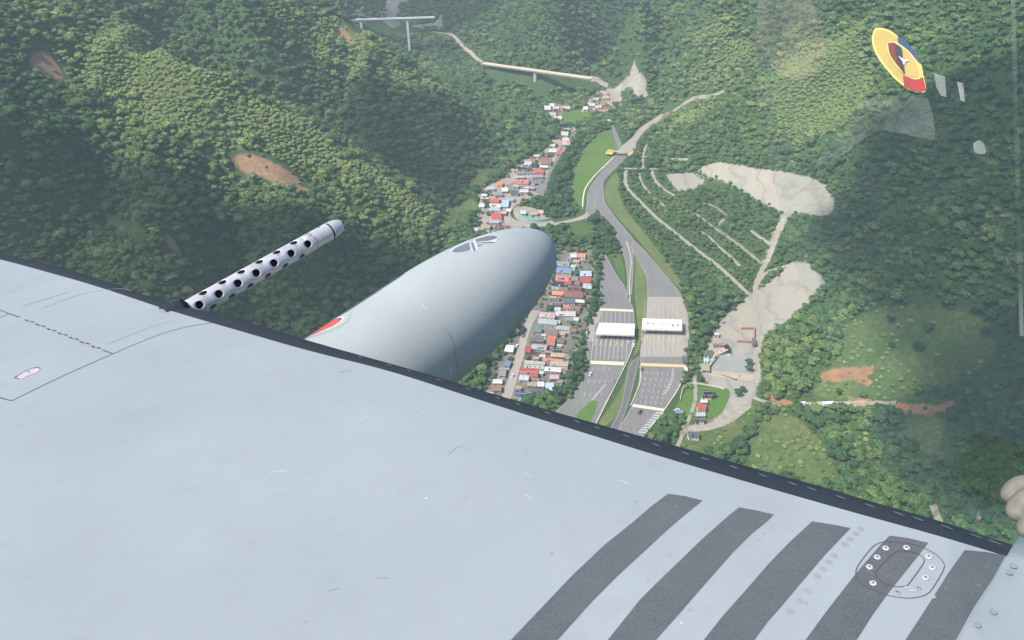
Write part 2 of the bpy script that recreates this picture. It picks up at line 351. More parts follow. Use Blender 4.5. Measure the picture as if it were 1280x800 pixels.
# ------------------------------------------------------------------ terrain mesh
def grid_mesh(name, X, Y, Zz, stepi=1):
    ny, nx = X.shape
    co = np.stack([X, Y, Zz], -1).reshape(-1, 3).astype(np.float32)
    idx = np.arange(nx * ny).reshape(ny, nx)
    q = np.stack([idx[:-1, :-1], idx[:-1, 1:], idx[1:, 1:], idx[1:, :-1]], -1).reshape(-1, 4)
    me = bpy.data.meshes.new(name); me.vertices.add(len(co)); me.vertices.foreach_set('co', co.ravel())
    me.loops.add(q.size); me.loops.foreach_set('vertex_index', q.ravel().astype(np.int32))
    me.polygons.add(len(q)); me.polygons.foreach_set('loop_start', np.arange(0, q.size, 4, dtype=np.int32))
    me.update(); me.validate(); return me
me = grid_mesh('ground', GX, GY, Z)
me.polygons.foreach_set('use_smooth', [True] * len(me.polygons))
def addcol(me, name, arr):
    a = me.color_attributes.new(name, 'FLOAT_COLOR', 'POINT'); a.data.foreach_set('color', arr.astype(np.float32).ravel())
def tocol(r, g, b): return np.stack([r, g, b, np.ones_like(r)], -1).reshape(-1, 4)
addcol(me, 'cover', tocol(qmb, somb, np.maximum(np.maximum(blur(grm, 1), pam * .9), blur(gmz([(784,215),(840,215),(900,225),(960,290),(955,330),(935,372),(900,352),(850,305),(790,262)]), 3) * .45)))
addcol(me, 'cover2', tocol(townm.astype(float), pam, flm))
t = NT('ground_cover')
a1 = t.n('ShaderNodeVertexColor', layer_name='cover'); a2 = t.n('ShaderNodeVertexColor', layer_name='cover2')
s1 = t.n('ShaderNodeSeparateColor'); t.l(a1.outputs[0], s1.inputs[0]); s2 = t.n('ShaderNodeSeparateColor'); t.l(a2.outputs[0], s2.inputs[0])
n1 = t.noise(.035, 6, .65); n2 = t.noise(.3, 5, .7); n3 = t.noise(1.2, 4, .7)
under = t.ramp(n2, [(.3, (.03, .06, .02)), (.7, (.065, .11, .035))])
gras = t.mix(n3, t.ramp(n1, [(.32, (.05, .088, .028)), (.52, (.085, .118, .034)), (.7, (.135, .135, .05))]), (.05, .09, .028))
gras = t.mix(t.ramp(n2, [(.45, (0, 0, 0)), (.62, (1, 1, 1))]), gras, t.ramp(n1, [(.35, (.07, .11, .03)), (.65, (.15, .16, .065))]))
def edge(mask, amt, nz):
    a = t.n('ShaderNodeMath', operation='MULTIPLY_ADD'); a.inputs[1].default_value = amt; a.inputs[2].default_value = -amt / 2; t.l(nz, a.inputs[0])
    b = t.n('ShaderNodeMath', operation='ADD'); t.l(a.outputs[0], b.inputs[0]); t.l(mask, b.inputs[1])
    return t.ramp(b.outputs[0], [(.42, (0, 0, 0)), (.56, (1, 1, 1))])
n15 = t.noise(.11, 5, .7)
c = t.mix(edge(s1.outputs[2], .9, n15), under, gras)
rock = t.mix(t.ramp(n1, [(.4, (0, 0, 0)), (.6, (1, 1, 1))]), t.ramp(n2, [(.3, (.27, .245, .20)), (.7, (.37, .325, .25))]), t.ramp(n3, [(.3, (.25, .235, .20)), (.7, (.33, .305, .26))]))
wv = t.n('ShaderNodeTexWave'); wv.inputs['Scale'].default_value = .016; wv.inputs['Distortion'].default_value = 14; wv.inputs['Detail'].default_value = 4; wv.inputs['Detail Scale'].default_value = 1.2
tc_ = t.n('ShaderNodeTexCoord'); t.l(tc_.outputs['Object'], wv.inputs[0])
rock = t.mix(t.ramp(wv.outputs['Fac'], [(.0, (.5, .5, .5)), (.10, (.2, .2, .2)), (.3, (0, 0, 0))]), rock, (.19, .175, .15))
c = t.mix(edge(s1.outputs[0], .7, n2), c, rock)
soil = t.mix(t.ramp(n2, [(.35, (0, 0, 0)), (.65, (1, 1, 1))]), (.36, .20, .11), (.19, .135, .08))
c = t.mix(edge(s1.outputs[1], .6, n2), c, soil)
t.bsdf(c, .95, 0, t.bump(n2, .4, .5), .15)
ground = tag(obj('ground', me, t.m), 'green forested valley sides with grassy spurs, grey quarries and bare soil scars', kind='structure')

# ------------------------------------------------------------------ flat sheets on the valley floor
def smooth_line(q, n_per=6):
    q = [np.array(p, float) for p in q]
    if len(q) < 3: return q
    out = []
    for i in range(len(q) - 1):
        p0 = q[max(i - 1, 0)]; p1 = q[i]; p2 = q[i + 1]; p3 = q[min(i + 2, len(q) - 1)]
        for k in range(n_per):
            s = k / n_per
            out.append(.5 * ((2 * p1) + (-p0 + p2) * s + (2 * p0 - 5 * p1 + 4 * p2 - p3) * s * s + (-p0 + 3 * p1 - 3 * p2 + p3) * s ** 3))
    out.append(q[-1]); return out
def flat(px, z): return [tuple(at_z(p[0], p[1], z)) for p in px]
def sheet(name, px, z, mat, label=None, sm=True, parent=None, kind='structure'):
    if sm:
        l = smooth_line(list(px) + [px[0]], 5)[:-1]
    else: l = px
    q = [Vector(p) for p in flat(l, z)]
    tri = tessellate_polygon([q])
    me = mesh_np(name, q, tri)
    bm = bmesh.new(); bm.from_mesh(me); bmesh.ops.recalc_face_normals(bm, faces=bm.faces)
    if sum(f.normal.z for f in bm.faces) < 0: bmesh.ops.reverse_faces(bm, faces=bm.faces)
    bm.to_mesh(me); bm.free()
    o = obj(name, me, mat, parent)
    if parent is None: tag(o, label, kind=kind)
    return o
def strip(name, L, Rr, z, mat, label=None, parent=None, n=8):
    def resample(P, m):
        P = np.array(P); d = np.concatenate([[0], np.cumsum(np.linalg.norm(np.diff(P, axis=0), axis=1))]); u = np.linspace(0, d[-1], m)
        return np.stack([np.interp(u, d, P[:, k]) for k in range(P.shape[1])], 1)
    m = 60
    a = resample(flat(smooth_line(L), z), m); b = resample(flat(smooth_line(Rr), z), m)
    V = np.concatenate([a, b]); F = [(i, m + i, m + i + 1, i + 1) for i in range(m - 1)]
    me = mesh_np(name, V, F)
    bm = bmesh.new(); bm.from_mesh(me)
    if sum(f.normal.z for f in bm.faces) < 0: bmesh.ops.reverse_faces(bm, faces=bm.faces)
    bm.to_mesh(me); bm.free()
    o = obj(name, me, mat, parent)
    if parent is None: tag(o, label, kind='structure')
    return o, a, b
def asphalt(name, col, var=.15):
    t = NT(name); n1 = t.noise(.05, 5, .7); n2 = t.noise(.5, 4, .7)
    # long wear streaks along the travel direction (world Y)
    tc = t.n('ShaderNodeTexCoord'); mp = t.n('ShaderNodeMapping'); mp.inputs['Scale'].default_value = (.9, .03, 1); t.l(tc.outputs['Object'], mp.inputs[0])
    n3 = t.noise(1.0, 3, .6, mp.outputs[0])
    c = t.ramp(n1, [(.3, tuple(x * (1 - var) for x in col)), (.7, tuple(x * (1 + var) for x in col))])
    c = t.mix(.35, c, t.ramp(n3, [(.35, tuple(x * .62 for x in col)), (.65, tuple(x * 1.3 for x in col))]))
    c = t.mix(.25, c, t.ramp(n2, [(.3, tuple(x * .7 for x in col)), (.7, tuple(x * 1.3 for x in col))]))
    t.bsdf(c, .92, 0, t.bump(n2, .2, .05), .2); return t.m
M_asph = asphalt('worn_asphalt', (.172, .163, .155)); M_asphd = asphalt('newer_asphalt', (.12, .118, .118)); M_conc = asphalt('pale_concrete', (.30, .265, .225), .1)
M_dirt = plain('dry_dirt', (.29, .24, .19), .95, .22, .08); M_path = plain('gravel_track', (.29, .26, .21), .95, .25, .3)
_t = NT('gravel_track_worn'); _n = _t.noise(.12, 5, .7); _n2 = _t.noise(.8, 3)
_t.bsdf(_t.mix(_t.ramp(_n, [(.48, (0, 0, 0)), (.62, (1, 1, 1))]), _t.ramp(_n2, [(.3, (.22, .19, .15)), (.7, (.33, .29, .23))]), _t.ramp(_n2, [(.3, (.07, .11, .035)), (.7, (.15, .16, .08))])), .95)
M_track = _t.m
M_yard = plain('town_yard', (.15, .135, .11), .95, .4, .12)
def grassm(name, a, b, c):
    t = NT(name); n1 = t.noise(.025, 5, .6); n2 = t.noise(.35, 5, .7)
    k = t.mix(.4, t.ramp(n1, [(.32, a), (.5, b), (.68, c)]), t.ramp(n2, [(.3, tuple(x * .7 for x in a)), (.7, tuple(x * 1.2 for x in c))]))
    t.bsdf(k, .95, 0, t.bump(n2, .5, .3), .1); return t.m
M_gb = grassm('bright_meadow', (.06, .135, .025), (.08, .15, .03), (.11, .165, .04))
M_gd = grassm('rough_grass', (.07, .115, .03), (.11, .145, .045), (.17, .17, .075))
M_gk = grassm('dark_grass', (.05, .10, .025), (.06, .12, .03), (.08, .13, .04))
M_white = plain('road_paint_white', (.38, .375, .36), .8, .12, .8); M_band = plain('road_paint_cream', (.60, .50, .36), .8, .12, .8); M_yel = plain('faded_yellow_paint', (.55, .41, .20), .8, .12, .6)
L0 = .03
sheet('field', FIELD_BRIGHT, L0, M_gb, 'bright green meadow left of the highway below the fork')
sheet('field', FIELD_FAR, L0, M_gb, 'small bright green field beside the far white houses')
sheet('grass_verge', FIELD_MEDIAN, L0, M_gd, 'long curving grass verge right of the highway')
sheet('grass_verge', FIELD_MID, L0, M_gd, 'dry grass median between the two toll plazas')
sheet('grass_verge', FIELD_RAMP, L0, M_gk, 'dark grass patch below the curved ramp')
sheet('grass_verge', FIELD_STRIP, L0, M_gk, 'grass wedge beside the west carriageway')
sheet('field', FIELD_YARD, L0, M_gb, 'fenced lawn around the red and white roofed compound')
sheet('yard', TOWN_A, L0 + .002, M_yard, 'dusty yards of the lower village row')
sheet('yard', TOWN_B, L0 + .002, M_dirt, 'pale dirt lots of the upper village')
sheet('yard', TOWN_C, L0 + .002, M_yard, 'yards of the far white hamlet'); sheet('yard', TOWN_D, L0 + .002, M_dirt, 'bare lots under the far road works')
sheet('yard', NETYARD, L0 + .03, M_dirt, 'worksite yard inside the curve of the ramp')
road_edges = {}
zi = 0
RL = {'plaza_west': ('toll_road', M_asph, 'wide worn asphalt carriageway of the left toll plaza'), 'plaza_east': ('toll_road', M_asph, 'wide worn asphalt carriageway of the right toll plaza'),
      'lane_north': ('road', M_asph, 'curving highway lanes below the yellow structures'), 'lane_fork': ('road', M_asph, 'highway lanes from the fork to the left plaza'), 'lane_mid': ('road', M_asph, 'short asphalt link where the lanes merge'),
      'lane_south': ('road', M_asphd, 'narrow dark service lane between the plazas'), 'lane_west_exit': ('road', M_asphd, 'exit lane beside the grass triangle'), 'branch_a': ('road', M_asph, 'left arm of the fork above the yellow structures'),
      'branch_b': ('road', M_conc, 'right arm of the fork climbing to the ridge'), 'ramp': ('road', M_conc, 'curved ramp sweeping from the highway to the village'), 'village_street': ('road', M_asph, 'upper village street along the tree belt'),
      'village_street_low': ('road', M_conc, 'pale lower village street past the roofs'), 'lot_road': ('road', M_asph, 'open paved lot in the upper village'), 'gravel_road': ('road', M_path, 'gravel road bending past the works yard')}
for k, (l, r) in ROADS.items():
    nm, mt, lab = RL[k]; o, a, b = strip(nm, l, r, .06 + zi * .006, mt, lab); road_edges[k] = (a, b); zi += 1
sheet('road', [(741,238),(738,256),(735,268),(741,268),(748,258),(746,246)], .15, M_asph, 'paved gore where the ramp leaves the highway')
sheet('grass_island', FIELD_TRI, .16, M_gb, 'bright grass triangle beside the left exit lane')
# concrete apron of the right plaza (+ the pale strips either side of the toll line)
sheet('concrete_apron', [(809.5,371),(852,371),(858,388),(861,403),(861,417),(859,436),(857,446),(801,446),(801,436),(805,420),(808,396)], .155, M_conc, 'beige concrete apron under the right toll canopy', sm=False)
sheet('concrete_apron', [(748,388),(740,398),(733,418),(731,427),(743,427),(744,408),(750,400),(752,388)], .155, M_conc, 'beige paved shoulder left of the left toll canopy', sm=False)

def ribbon(name, pts, w, mat, label, dz=.22, drape=True, parent=None):
    V = []; n = len(pts)
    for i in range(n):
        p = pts[i]; d = pts[min(i + 1, n - 1)] - pts[max(i - 1, 0)]; d = np.array([d[0], d[1]]); d /= np.linalg.norm(d) + 1e-9; nn = np.array([-d[1], d[0]])
        for s in (-1, -.33, .33, 1):
            q = np.array([p[0], p[1]]) + nn * s * w / 2 * (1 + .15 * math.sin(i * 1.7 + s)); V.append((q[0], q[1], (hgt(q[0], q[1]) if drape else p[2]) + dz))
    F = [(i * 4 + k, i * 4 + k + 1, i * 4 + k + 5, i * 4 + k + 4) for i in range(n - 1) for k in range(3)]
    me = mesh_np(name, V, F); bm = bmesh.new(); bm.from_mesh(me)
    if sum(f.normal.z for f in bm.faces) < 0: bmesh.ops.reverse_faces(bm, faces=bm.faces)
    bm.to_mesh(me); bm.free()
    return tag(obj(name, me, mat, parent), label, kind='structure')
plabs = ['long straight dirt track running down the terraces','short terrace track below the pale lots','pale haul road running down through the quarries','branch of the haul road on the lower quarry','broken end of the short terrace track','curved pale track at the top of the terraces','upper terrace track crossing the young trees',
 'faint terrace track near the quarry road','tiny link track between terraces','lower terrace track joining the quarry road','thin track under the upper quarry','dirt road along the top of the terraces','narrow lane climbing beside the ridge',
 'dirt road to the upper clearing','track along the grassy ridge','pale road from the high bridge down the hillside','road end of the long viaduct','switchback road above the far works','red track leaving the gravel road','pale footpath near the wing root','thin red track past the orange roof','path beside the lawn compound']
M_soil = plain('orange_soil', (.27, .135, .065), .95, .35, .25, 0, .5)
for k_, (pl_, w_) in enumerate((([(1118,509),(1135,512),(1150,511),(1165,513),(1178,509),(1190,508)], 6.0), ([(958,492),(968,499),(980,503),(990,506),(999,507)], 5.5), ([(1026,470),(1045,470),(1060,467),(1078,465),(1092,462)], 6.0), ([(1070,473),(1080,476),(1088,481)], 4.0), ([(1060,500),(1075,500),(1120,503)], 2.2))):
    q_ = smooth_line(list(hits(pl_)), 8)
    ribbon('bare_soil', q_, w_, M_soil, ('orange bank at the right end of the red track', 'orange bank where the red track leaves the gravel road', 'orange landslip on the grassy mound', 'lower arm of the orange landslip on the mound', 'thin orange cut above the orange roof')[k_], dz=.35)
for i, (p, w) in enumerate(path_pts): ribbon('track', p, w, M_track if i in (6, 8, 10, 14, 19, 21) else M_path, plabs[i], dz=.22 + .014 * i)

# ------------------------------------------------------------------ road paint
def mark(px, mat, z=.19, name='road_marking', parent=None, label=None):
    return sheet(name, px, z, mat, label, sm=False, parent=parent)
def joinmarks(name, quads, mat, z, label):
    V = []; F = []
    for q in quads:
        b = len(V); V += flat(q, z); F.append((b, b + 1, b + 2, b + 3))
    me = mesh_np(name, V, F); bm = bmesh.new(); bm.from_mesh(me)
    for f in bm.faces:
        if f.normal.z < 0: f.normal_flip()
    bm.to_mesh(me); bm.free()
    return tag(obj(name, me, mat), label, kind='structure')
mark([(749.6,385.3),(791.5,387),(791.5,389.8),(749.6,388.2)], M_band, label='cream painted band across the left plaza above its canopy')
mark([(736.4,450.7),(780.8,452.4),(779.4,456.7),(736.2,454.7)], M_band, label='cream painted band across the left plaza below its canopy')
mark([(801,453.6),(857.5,456),(856.8,459.2),(801,457.4)], M_yel, label='ochre painted band across the right plaza')
mark([(791.5,504.8),(830.5,511),(829,514),(790,508.3)], M_band, label='cream painted band low on the right carriageway')
q = []
for i in range(7):
    x = 752.5 + i * 5.7; q.append([(x, 390), (x + .5, 390), (x - .6 , 405), (x - 1.2, 405)])
for i in range(9):
    x = 741 + i * 5.4; q.append([(x, 424), (x + .7, 424), (x - 1.6, 449), (x - 2.3, 449)])
for i in range(8):
    x = 806 + i * 5.8; q.append([(x, 376), (x + .35, 376), (x + .1, 398), (x - .25, 398)])
    q.append([(x, 419), (x + .6, 419), (x - .2, 443), (x - .8, 443)])
for r in range(6):
    for c in range(5):
        x = 808.5 - r * 1.6 + c * 6.4; y = 464 + r * 7.4 + c * .5; q.append([(x, y), (x + .7, y), (x + .3, y + 3.4), (x - .4, y + 3.4)])
for c in range(4):
    for r in range(3):
        x = 741 + c * 7 - r * 5; y = 459 + r * 16; q.append([(x, y), (x + .8, y), (x - .7, y + 4), (x - 1.4, y + 4)])
joinmarks('lane_marking', q, M_white, .20, 'white lane lines and dashes on the two plazas')
q = []
for i in range(14):
    s = i / 13; x = 841.5 - 10.5 * s * s - 1 * s; y = 461 + 31 * s; w = 2.6 + 3.2 * s; q.append([(x - w * .5, y + .3), (x + w * .5, y), (x + w * .5, y + 1.1), (x - w * .5, y + 1.4)])
for i in range(9):
    s = i / 8; x = 825 - 22 * s; y = 515 + 24 * s; w = 10; q.append([(x - w * .5, y), (x + w * .5, y + 1), (x + w * .5 - .8, y + 2.6), (x - w * .5 - .8, y + 1.6)])
for i in range(12):
    s = i / 11; x = 756 - 15 * s; y = 481 + 18 * s; w = 3.5; q.append([(x - w * .5, y), (x + w * .5, y - .6), (x + w * .5, y + .3), (x - w * .5, y + .9)])
joinmarks('hatch_marking', q, M_white, .20, 'white ladder hatching beside the lower plaza lanes')
def edge_line(P, w, name, label, off=.6, mat=None, side=1):
    V = []; n = len(P)
    for i in range(n):
        d = (P[min(i + 1, n - 1)] - P[max(i - 1, 0)])[:2]; d = d / (np.linalg.norm(d) + 1e-9); nn = np.array([d[1], -d[0]]) * side
        for s in (off, off + w): V.append((P[i][0] + nn[0] * s, P[i][1] + nn[1] * s, .195))
    F = [(2 * i, 2 * i + 1, 2 * i + 3, 2 * i + 2) for i in range(n - 1)]
    me = mesh_np(name, V, F); bm = bmesh.new(); bm.from_mesh(me)
    for f in bm.faces:
        if f.normal.z < 0: f.normal_flip()
    bm.to_mesh(me); bm.free(); return tag(obj(name, me, mat or M_white), label, kind='structure')
for k, sd, lab in (('lane_north', 1, 'highway below the fork'), ('lane_fork', 1, 'merging lanes'), ('lane_south', 1, 'service lane'), ('lane_west_exit', 1, 'exit lane'), ('plaza_west', 1, 'left plaza'), ('plaza_east', 1, 'right plaza')):
    a, b = road_edges[k]
    # both polylines run towards the camera: the left edge moves inwards with side -1
    edge_line(a, .2, 'edge_line', 'white left edge line of the ' + lab, .5, side=-1); edge_line(b, .2, 'edge_line', 'white right edge line of the ' + lab, .5, side=1)
# low concrete barrier wall left of the highway
def wall_along(px, h, w, mat, label, name='barrier_wall', cat='wall'):
    P = [np.array(p) for p in flat(smooth_line(px, 6), 0)]; c = sum(P) / len(P); bm = bmesh.new(); n = len(P); rings = []
    for i in range(n):
        d = (P[min(i + 1, n - 1)] - P[max(i - 1, 0)])[:2]; d /= np.linalg.norm(d); nn = np.array([d[1], -d[0]]) * w / 2
        rings.append([bm.verts.new((P[i][0] - c[0] + s * nn[0], P[i][1] - c[1] + s * nn[1], z)) for s, z in ((-1, -.1), (-1, h), (1, h), (1, -.1))])
    for i in range(n - 1):
        for k in range(3): bm.faces.new((rings[i][k], rings[i][k + 1], rings[i + 1][k + 1], rings[i + 1][k]))
    bmesh.ops.recalc_face_normals(bm, faces=bm.faces)
    o = obj(name, bm, mat); o.location = (c[0], c[1], 0); return tag(o, label, cat)
M_wallc = plain('barrier_concrete', (.58, .52, .42), .9, .15, .3)
wall_along([(768,196),(755,209),(742,222),(732,236),(729,248),(728,262)], .9, 1.3, M_wallc, 'pale concrete barrier between the bright meadow and the highway')
wall_along([(783,302),(789,325),(787,352),(787.5,378)], .8, .5, M_wallc, 'thin concrete barrier splitting the merging lanes above the left plaza')
wall_along([(794,422),(789,440),(781,458),(770,480),(757,506),(744,532)], .8, .5, M_wallc, 'long thin barrier along the exit lane below the left plaza')
wall_along([(800,458),(801,475),(795,492),(788,508)], .8, .5, M_wallc, 'short pale barrier on the left edge of the right carriageway')
wall_along([(857,457),(855,470),(848,486),(838,502),(828,516),(808,541)], .8, .5, M_wallc, 'low barrier on the outer edge of the right carriageway')
wall_along([(850,501),(855,484),(868,480),(895,484),(905,487)], 1.2, .4, M_wallc, 'low white wall behind the fenced lawn compound')

# ------------------------------------------------------------------ toll canopies
M_roofw = plain('canopy_roof_white', (.60, .58, .50), .6, .08, .25); M_roofw2 = plain('canopy_roof_panel', (.66, .65, .60), .6, .06, .4)
M_steel = plain('grey_steel', (.28, .29, .30), .5, .15, 1); M_booth = plain('booth_white', (.62, .62, .60), .6, .1, 1); M_glass = plain('dark_glass', (.03, .04, .05), .15, .1, 1)
M_kerb = plain('kerb_paint', (.42, .37, .26), .9, .2, 1); M_letter = plain('roof_lettering', (.12, .13, .16), .7, .1, 1)
def canopy(quad, zt, label, nlane):
    q = [np.array(p) for p in flat(quad, zt)]     # TL TR BR BL
    c = sum(q) / 4; base = np.array([c[0], c[1], 0.15])
    root = empty('toll_canopy', tuple(base), label, 'toll canopy', 'toll plaza canopies')
    def B(u, v): return (q[0] * (1 - u) + q[1] * u) * (1 - v) + (q[3] * (1 - u) + q[2] * u) * v - base
    def slab(name, u0, u1, v0, v1, z0, z1, mat, parent=root):
        bm = bmesh.new(); P = [B(u0, v0), B(u1, v0), B(u1, v1), B(u0, v1)]
        lo = [bm.verts.new((p[0], p[1], z0)) for p in P]; hi = [bm.verts.new((p[0], p[1], z1)) for p in P]
        bm.faces.new(lo); bm.faces.new(hi[::-1])
        for i in range(4): bm.faces.new((lo[i], lo[(i + 1) % 4], hi[(i + 1) % 4], hi[i]))
        bmesh.ops.recalc_face_normals(bm, faces=bm.faces); return obj(name, bm, mat, parent)
    top = zt - base[2]
    roof = slab('roof', 0, 1, 0, 1, top - .5, top, M_roofw)
    for i in range(8): slab('roof_panel', (i + .02) / 8, (i + .98) / 8, .06, .94, top + .003, top + .12, M_roofw2, roof)
    slab('fascia', -.005, 1.005, .965, 1.01, top - 1.25, top + .25, M_booth)
    slab('fascia', -.005, 1.005, -.01, .03, top - 1.1, top + .25, M_booth)
    for i in range(nlane + 1):
        u = .03 + .94 * i / nlane
        slab('island', u - .012, u + .012, -.35, 1.5, -.05, .22, M_kerb)
        for v in (.2, .8):
            p = B(u, v); bm = bmesh.new(); cyl(bm, (p[0], p[1], 0), (p[0], p[1], top - .5), .28, .28, 8); obj('pillar', bm, M_steel, root)
        if 0 < i < nlane:
            b = slab('booth', u - .013, u + .013, .45, .68, .22, 2.9, M_booth)
            slab('window', u - .0145, u + .0145, .48, .65, 1.3, 2.3, M_glass, b)
            slab('barrier_arm', u + .014, u + .75 / nlane, .9, .915, 1.0, 1.12, M_kerb)
    return root, B, top
canopy([(749,403.6),(793.6,405.2),(792.9,418.8),(744.5,417.2)], 6.2, 'plain cream roofed toll canopy over the left carriageway', 7)
r2, B2, top2 = canopy([(803.3,398.2),(852.4,399.9),(852.7,412.6),(802.2,411.2)], 6.2, 'white toll canopy with dark lettering over the right carriageway', 7)
def lettering(txt, B, top, u0, v0, size, root, shear=0):
    if len(txt) > 1:
        L_ = np.linalg.norm(B(1, v0) - B(0, v0)); adv = 0
        for ch in txt:
            if ch != ' ': lettering(ch, B, top, u0 + adv / L_, v0, size, root)
            adv += size * (.28 if ch in 'lit1 ' else (.68 if ch in 'BLw' else .56))
        return
    cu = bpy.data.curves.new('lettering', 'FONT'); cu.body = txt; cu.size = size; cu.extrude = .01
    tmp = bpy.data.objects.new('lettering_tmp', cu); COL.objects.link(tmp)
    dg = bpy.context.evaluated_depsgraph_get(); me = bpy.data.meshes.new_from_object(tmp.evaluated_get(dg))
    bpy.data.objects.remove(tmp); me.name = 'lettering'
    o = obj('lettering', me, M_letter, root); p = B(u0, v0); d = B(u0 + .1, v0) - B(u0, v0)
    o.location = (p[0], p[1], top + .14); o.rotation_euler = (0, 0, math.atan2(d[1], d[0]))
    if len(me.materials) > 1: me.materials.clear(); me.materials.append(M_letter)
    else: me.materials.clear(); me.materials.append(M_letter)
    return o
lettering('Bo Llogd', B2, top2, .25, .62, 5.0, r2); lettering('Ldow', B2, top2, .76, .70, 4.6, r2)
bm = bmesh.new(); p = B2(.145, .45); cyl(bm, (p[0], p[1], top2 + .13), (p[0], p[1], top2 + .16), 1.1, 1.1, 14); obj('emblem', bm, M_letter, r2)

# ------------------------------------------------------------------ houses
PAL = {'white': (.74,.73,.70), 'cream': (.66,.60,.48), 'light grey': (.52,.54,.56), 'grey': (.30,.30,.30), 'dark grey': (.14,.145,.155), 'blue': (.22,.30,.46), 'light blue': (.42,.54,.72), 'navy blue': (.06,.10,.26),
       'red': (.60,.11,.09), 'coral': (.72,.24,.17), 'orange': (.85,.30,.16), 'rust': (.34,.17,.11), 'brown': (.24,.17,.13), 'maroon': (.16,.06,.06), 'tan': (.50,.40,.28), 'black': (.035,.037,.045), 'pink': (.66,.46,.42), 'cyan': (.45,.66,.68), 'yellow': (.72,.56,.14), 'green': (.14,.24,.16)}
for _k in PAL: PAL[_k] = tuple(v * .78 for v in PAL[_k])
def roofmat(c):
    k = 'roof_' + c.replace(' ', '_')
    if k in _mats: return _mats[k]
    col = PAL[c]; t = NT(k); tc = t.n('ShaderNodeTexCoord')
    w = t.n('ShaderNodeTexWave'); w.inputs['Scale'].default_value = 2.2; w.inputs['Distortion'].default_value = .3; t.l(tc.outputs['Object'], w.inputs[0])
    n1 = t.noise(.35, 5, .7); n2 = t.noise(1.6, 4, .7)
    c1 = t.ramp(n1, [(.3, tuple(x * .72 for x in col)), (.62, col), (.8, tuple(min(1, x * 1.12) for x in col))])
    c1 = t.mix(t.ramp(n2, [(.55, (0, 0, 0)), (.75, (.55, .55, .55))]), c1, tuple(x * .5 + .07 for x in col))
    oi = t.n('ShaderNodeObjectInfo'); hs = t.n('ShaderNodeHueSaturation'); t.l(c1, hs.inputs['Color'])
    mr = t.n('ShaderNodeMapRange'); mr.inputs['To Min'].default_value = .8; mr.inputs['To Max'].default_value = 1.15; t.l(oi.outputs['Random'], mr.inputs[0]); t.l(mr.outputs[0], hs.inputs['Value'])
    t.bsdf(hs.outputs[0], .65, 0, t.bump(w.outputs[0], .5, .08), .35); _mats[k] = t.m; return t.m
M_walls = [plain('wall_' + n, c, .9, .15, .8) for n, c in (('cream', (.58,.54,.46)), ('white', (.70,.69,.66)), ('brick', (.33,.19,.14)), ('grey', (.36,.35,.34)), ('pink', (.55,.40,.36)))]
M_door = plain('door_dark', (.10,.08,.07), .6, .1, 2)
HL = []   # px, py, w, h, colour, area
def H_(area, s):
    for it in s.strip().split(';'):
        a = it.split(','); HL.append((float(a[0]), float(a[1]), float(a[2]), float(a[3]), a[4].strip(), area))
H_('lower village row', '''717,318.5,8,6,white;727,318.5,10,6,orange;703,330,18,6,grey;705,338,19,6,blue;716.5,332,6,4,white;732,342,15,6,light blue;732,349.5,14,6,red;734.5,357,11,7,light grey;703,347,17,8,coral;698,355,15,5.5,black;711,352,7,5,red;
718,347.5,9,6,grey;720,359.5,15,9,maroon;704,361,12,4,brown;697,366,14,5,orange;717,368,24,7,rust;693,371,13,3,tan;711,375.5,16,6,dark grey;725,376,12,3.5,white;692,378.5,18,6,brown;717,385,16,8,rust;707,392,25,5.5,white;684,393,20,7,pink;
684.5,402,24,6,light grey;704,409,17,6,light grey;671,412,12,6,green;690,416,14,6,brown;689,426,10,11,coral;671,424.5,18,4.5,dark grey;674,433,19,7,light grey;660,436,8,8,red;669,441.5,15,4,maroon;678,444,8,4,white;696,437,10,5,black;707,437,9,6,brown;
697,443.5,18,5,tan;691,449.5,25,5,coral;699,454.5,22,6,tan;668,453,26,4,cream;661,465,23,11,red;676,465,7,4,white;691,461,21,6,white;655,472,12,6,light grey;672,474,14,5,brown;693,471,12,5,pink;676,480,9,6,white;687,481.5,11,7,cyan;675,488,26,5,dark grey;
650,491.5,13,7,navy blue;637,435,11,9,white;634,454,8,7,blue;628,465,9,10,grey;622,476,12,6,white;621,485,12,7,rust;612,492,10,6,light grey;665,480,12,5,tan;701,425,9,6,brown;712,398,10,5,grey;690,486,8,4,white;720,326,8,3.5,tan;712,322,6,4,grey;722,352,6,4,rust;708,383,7,4,coral;697,386,8,4,light grey;720,398,7,5,white;697,402,6,3.5,white;716,412,9,5,rust;680,418,6,3,white;703,416,7,4,tan;699,431,6,3,light grey;684,439,6,3,coral;704,462,7,4,rust;709,446,5,4,grey;648,484,7,4,tan;665,487,5,3,white;615,500,9,5,white;700,476,7,5,grey;670,447,7,3,tan''')
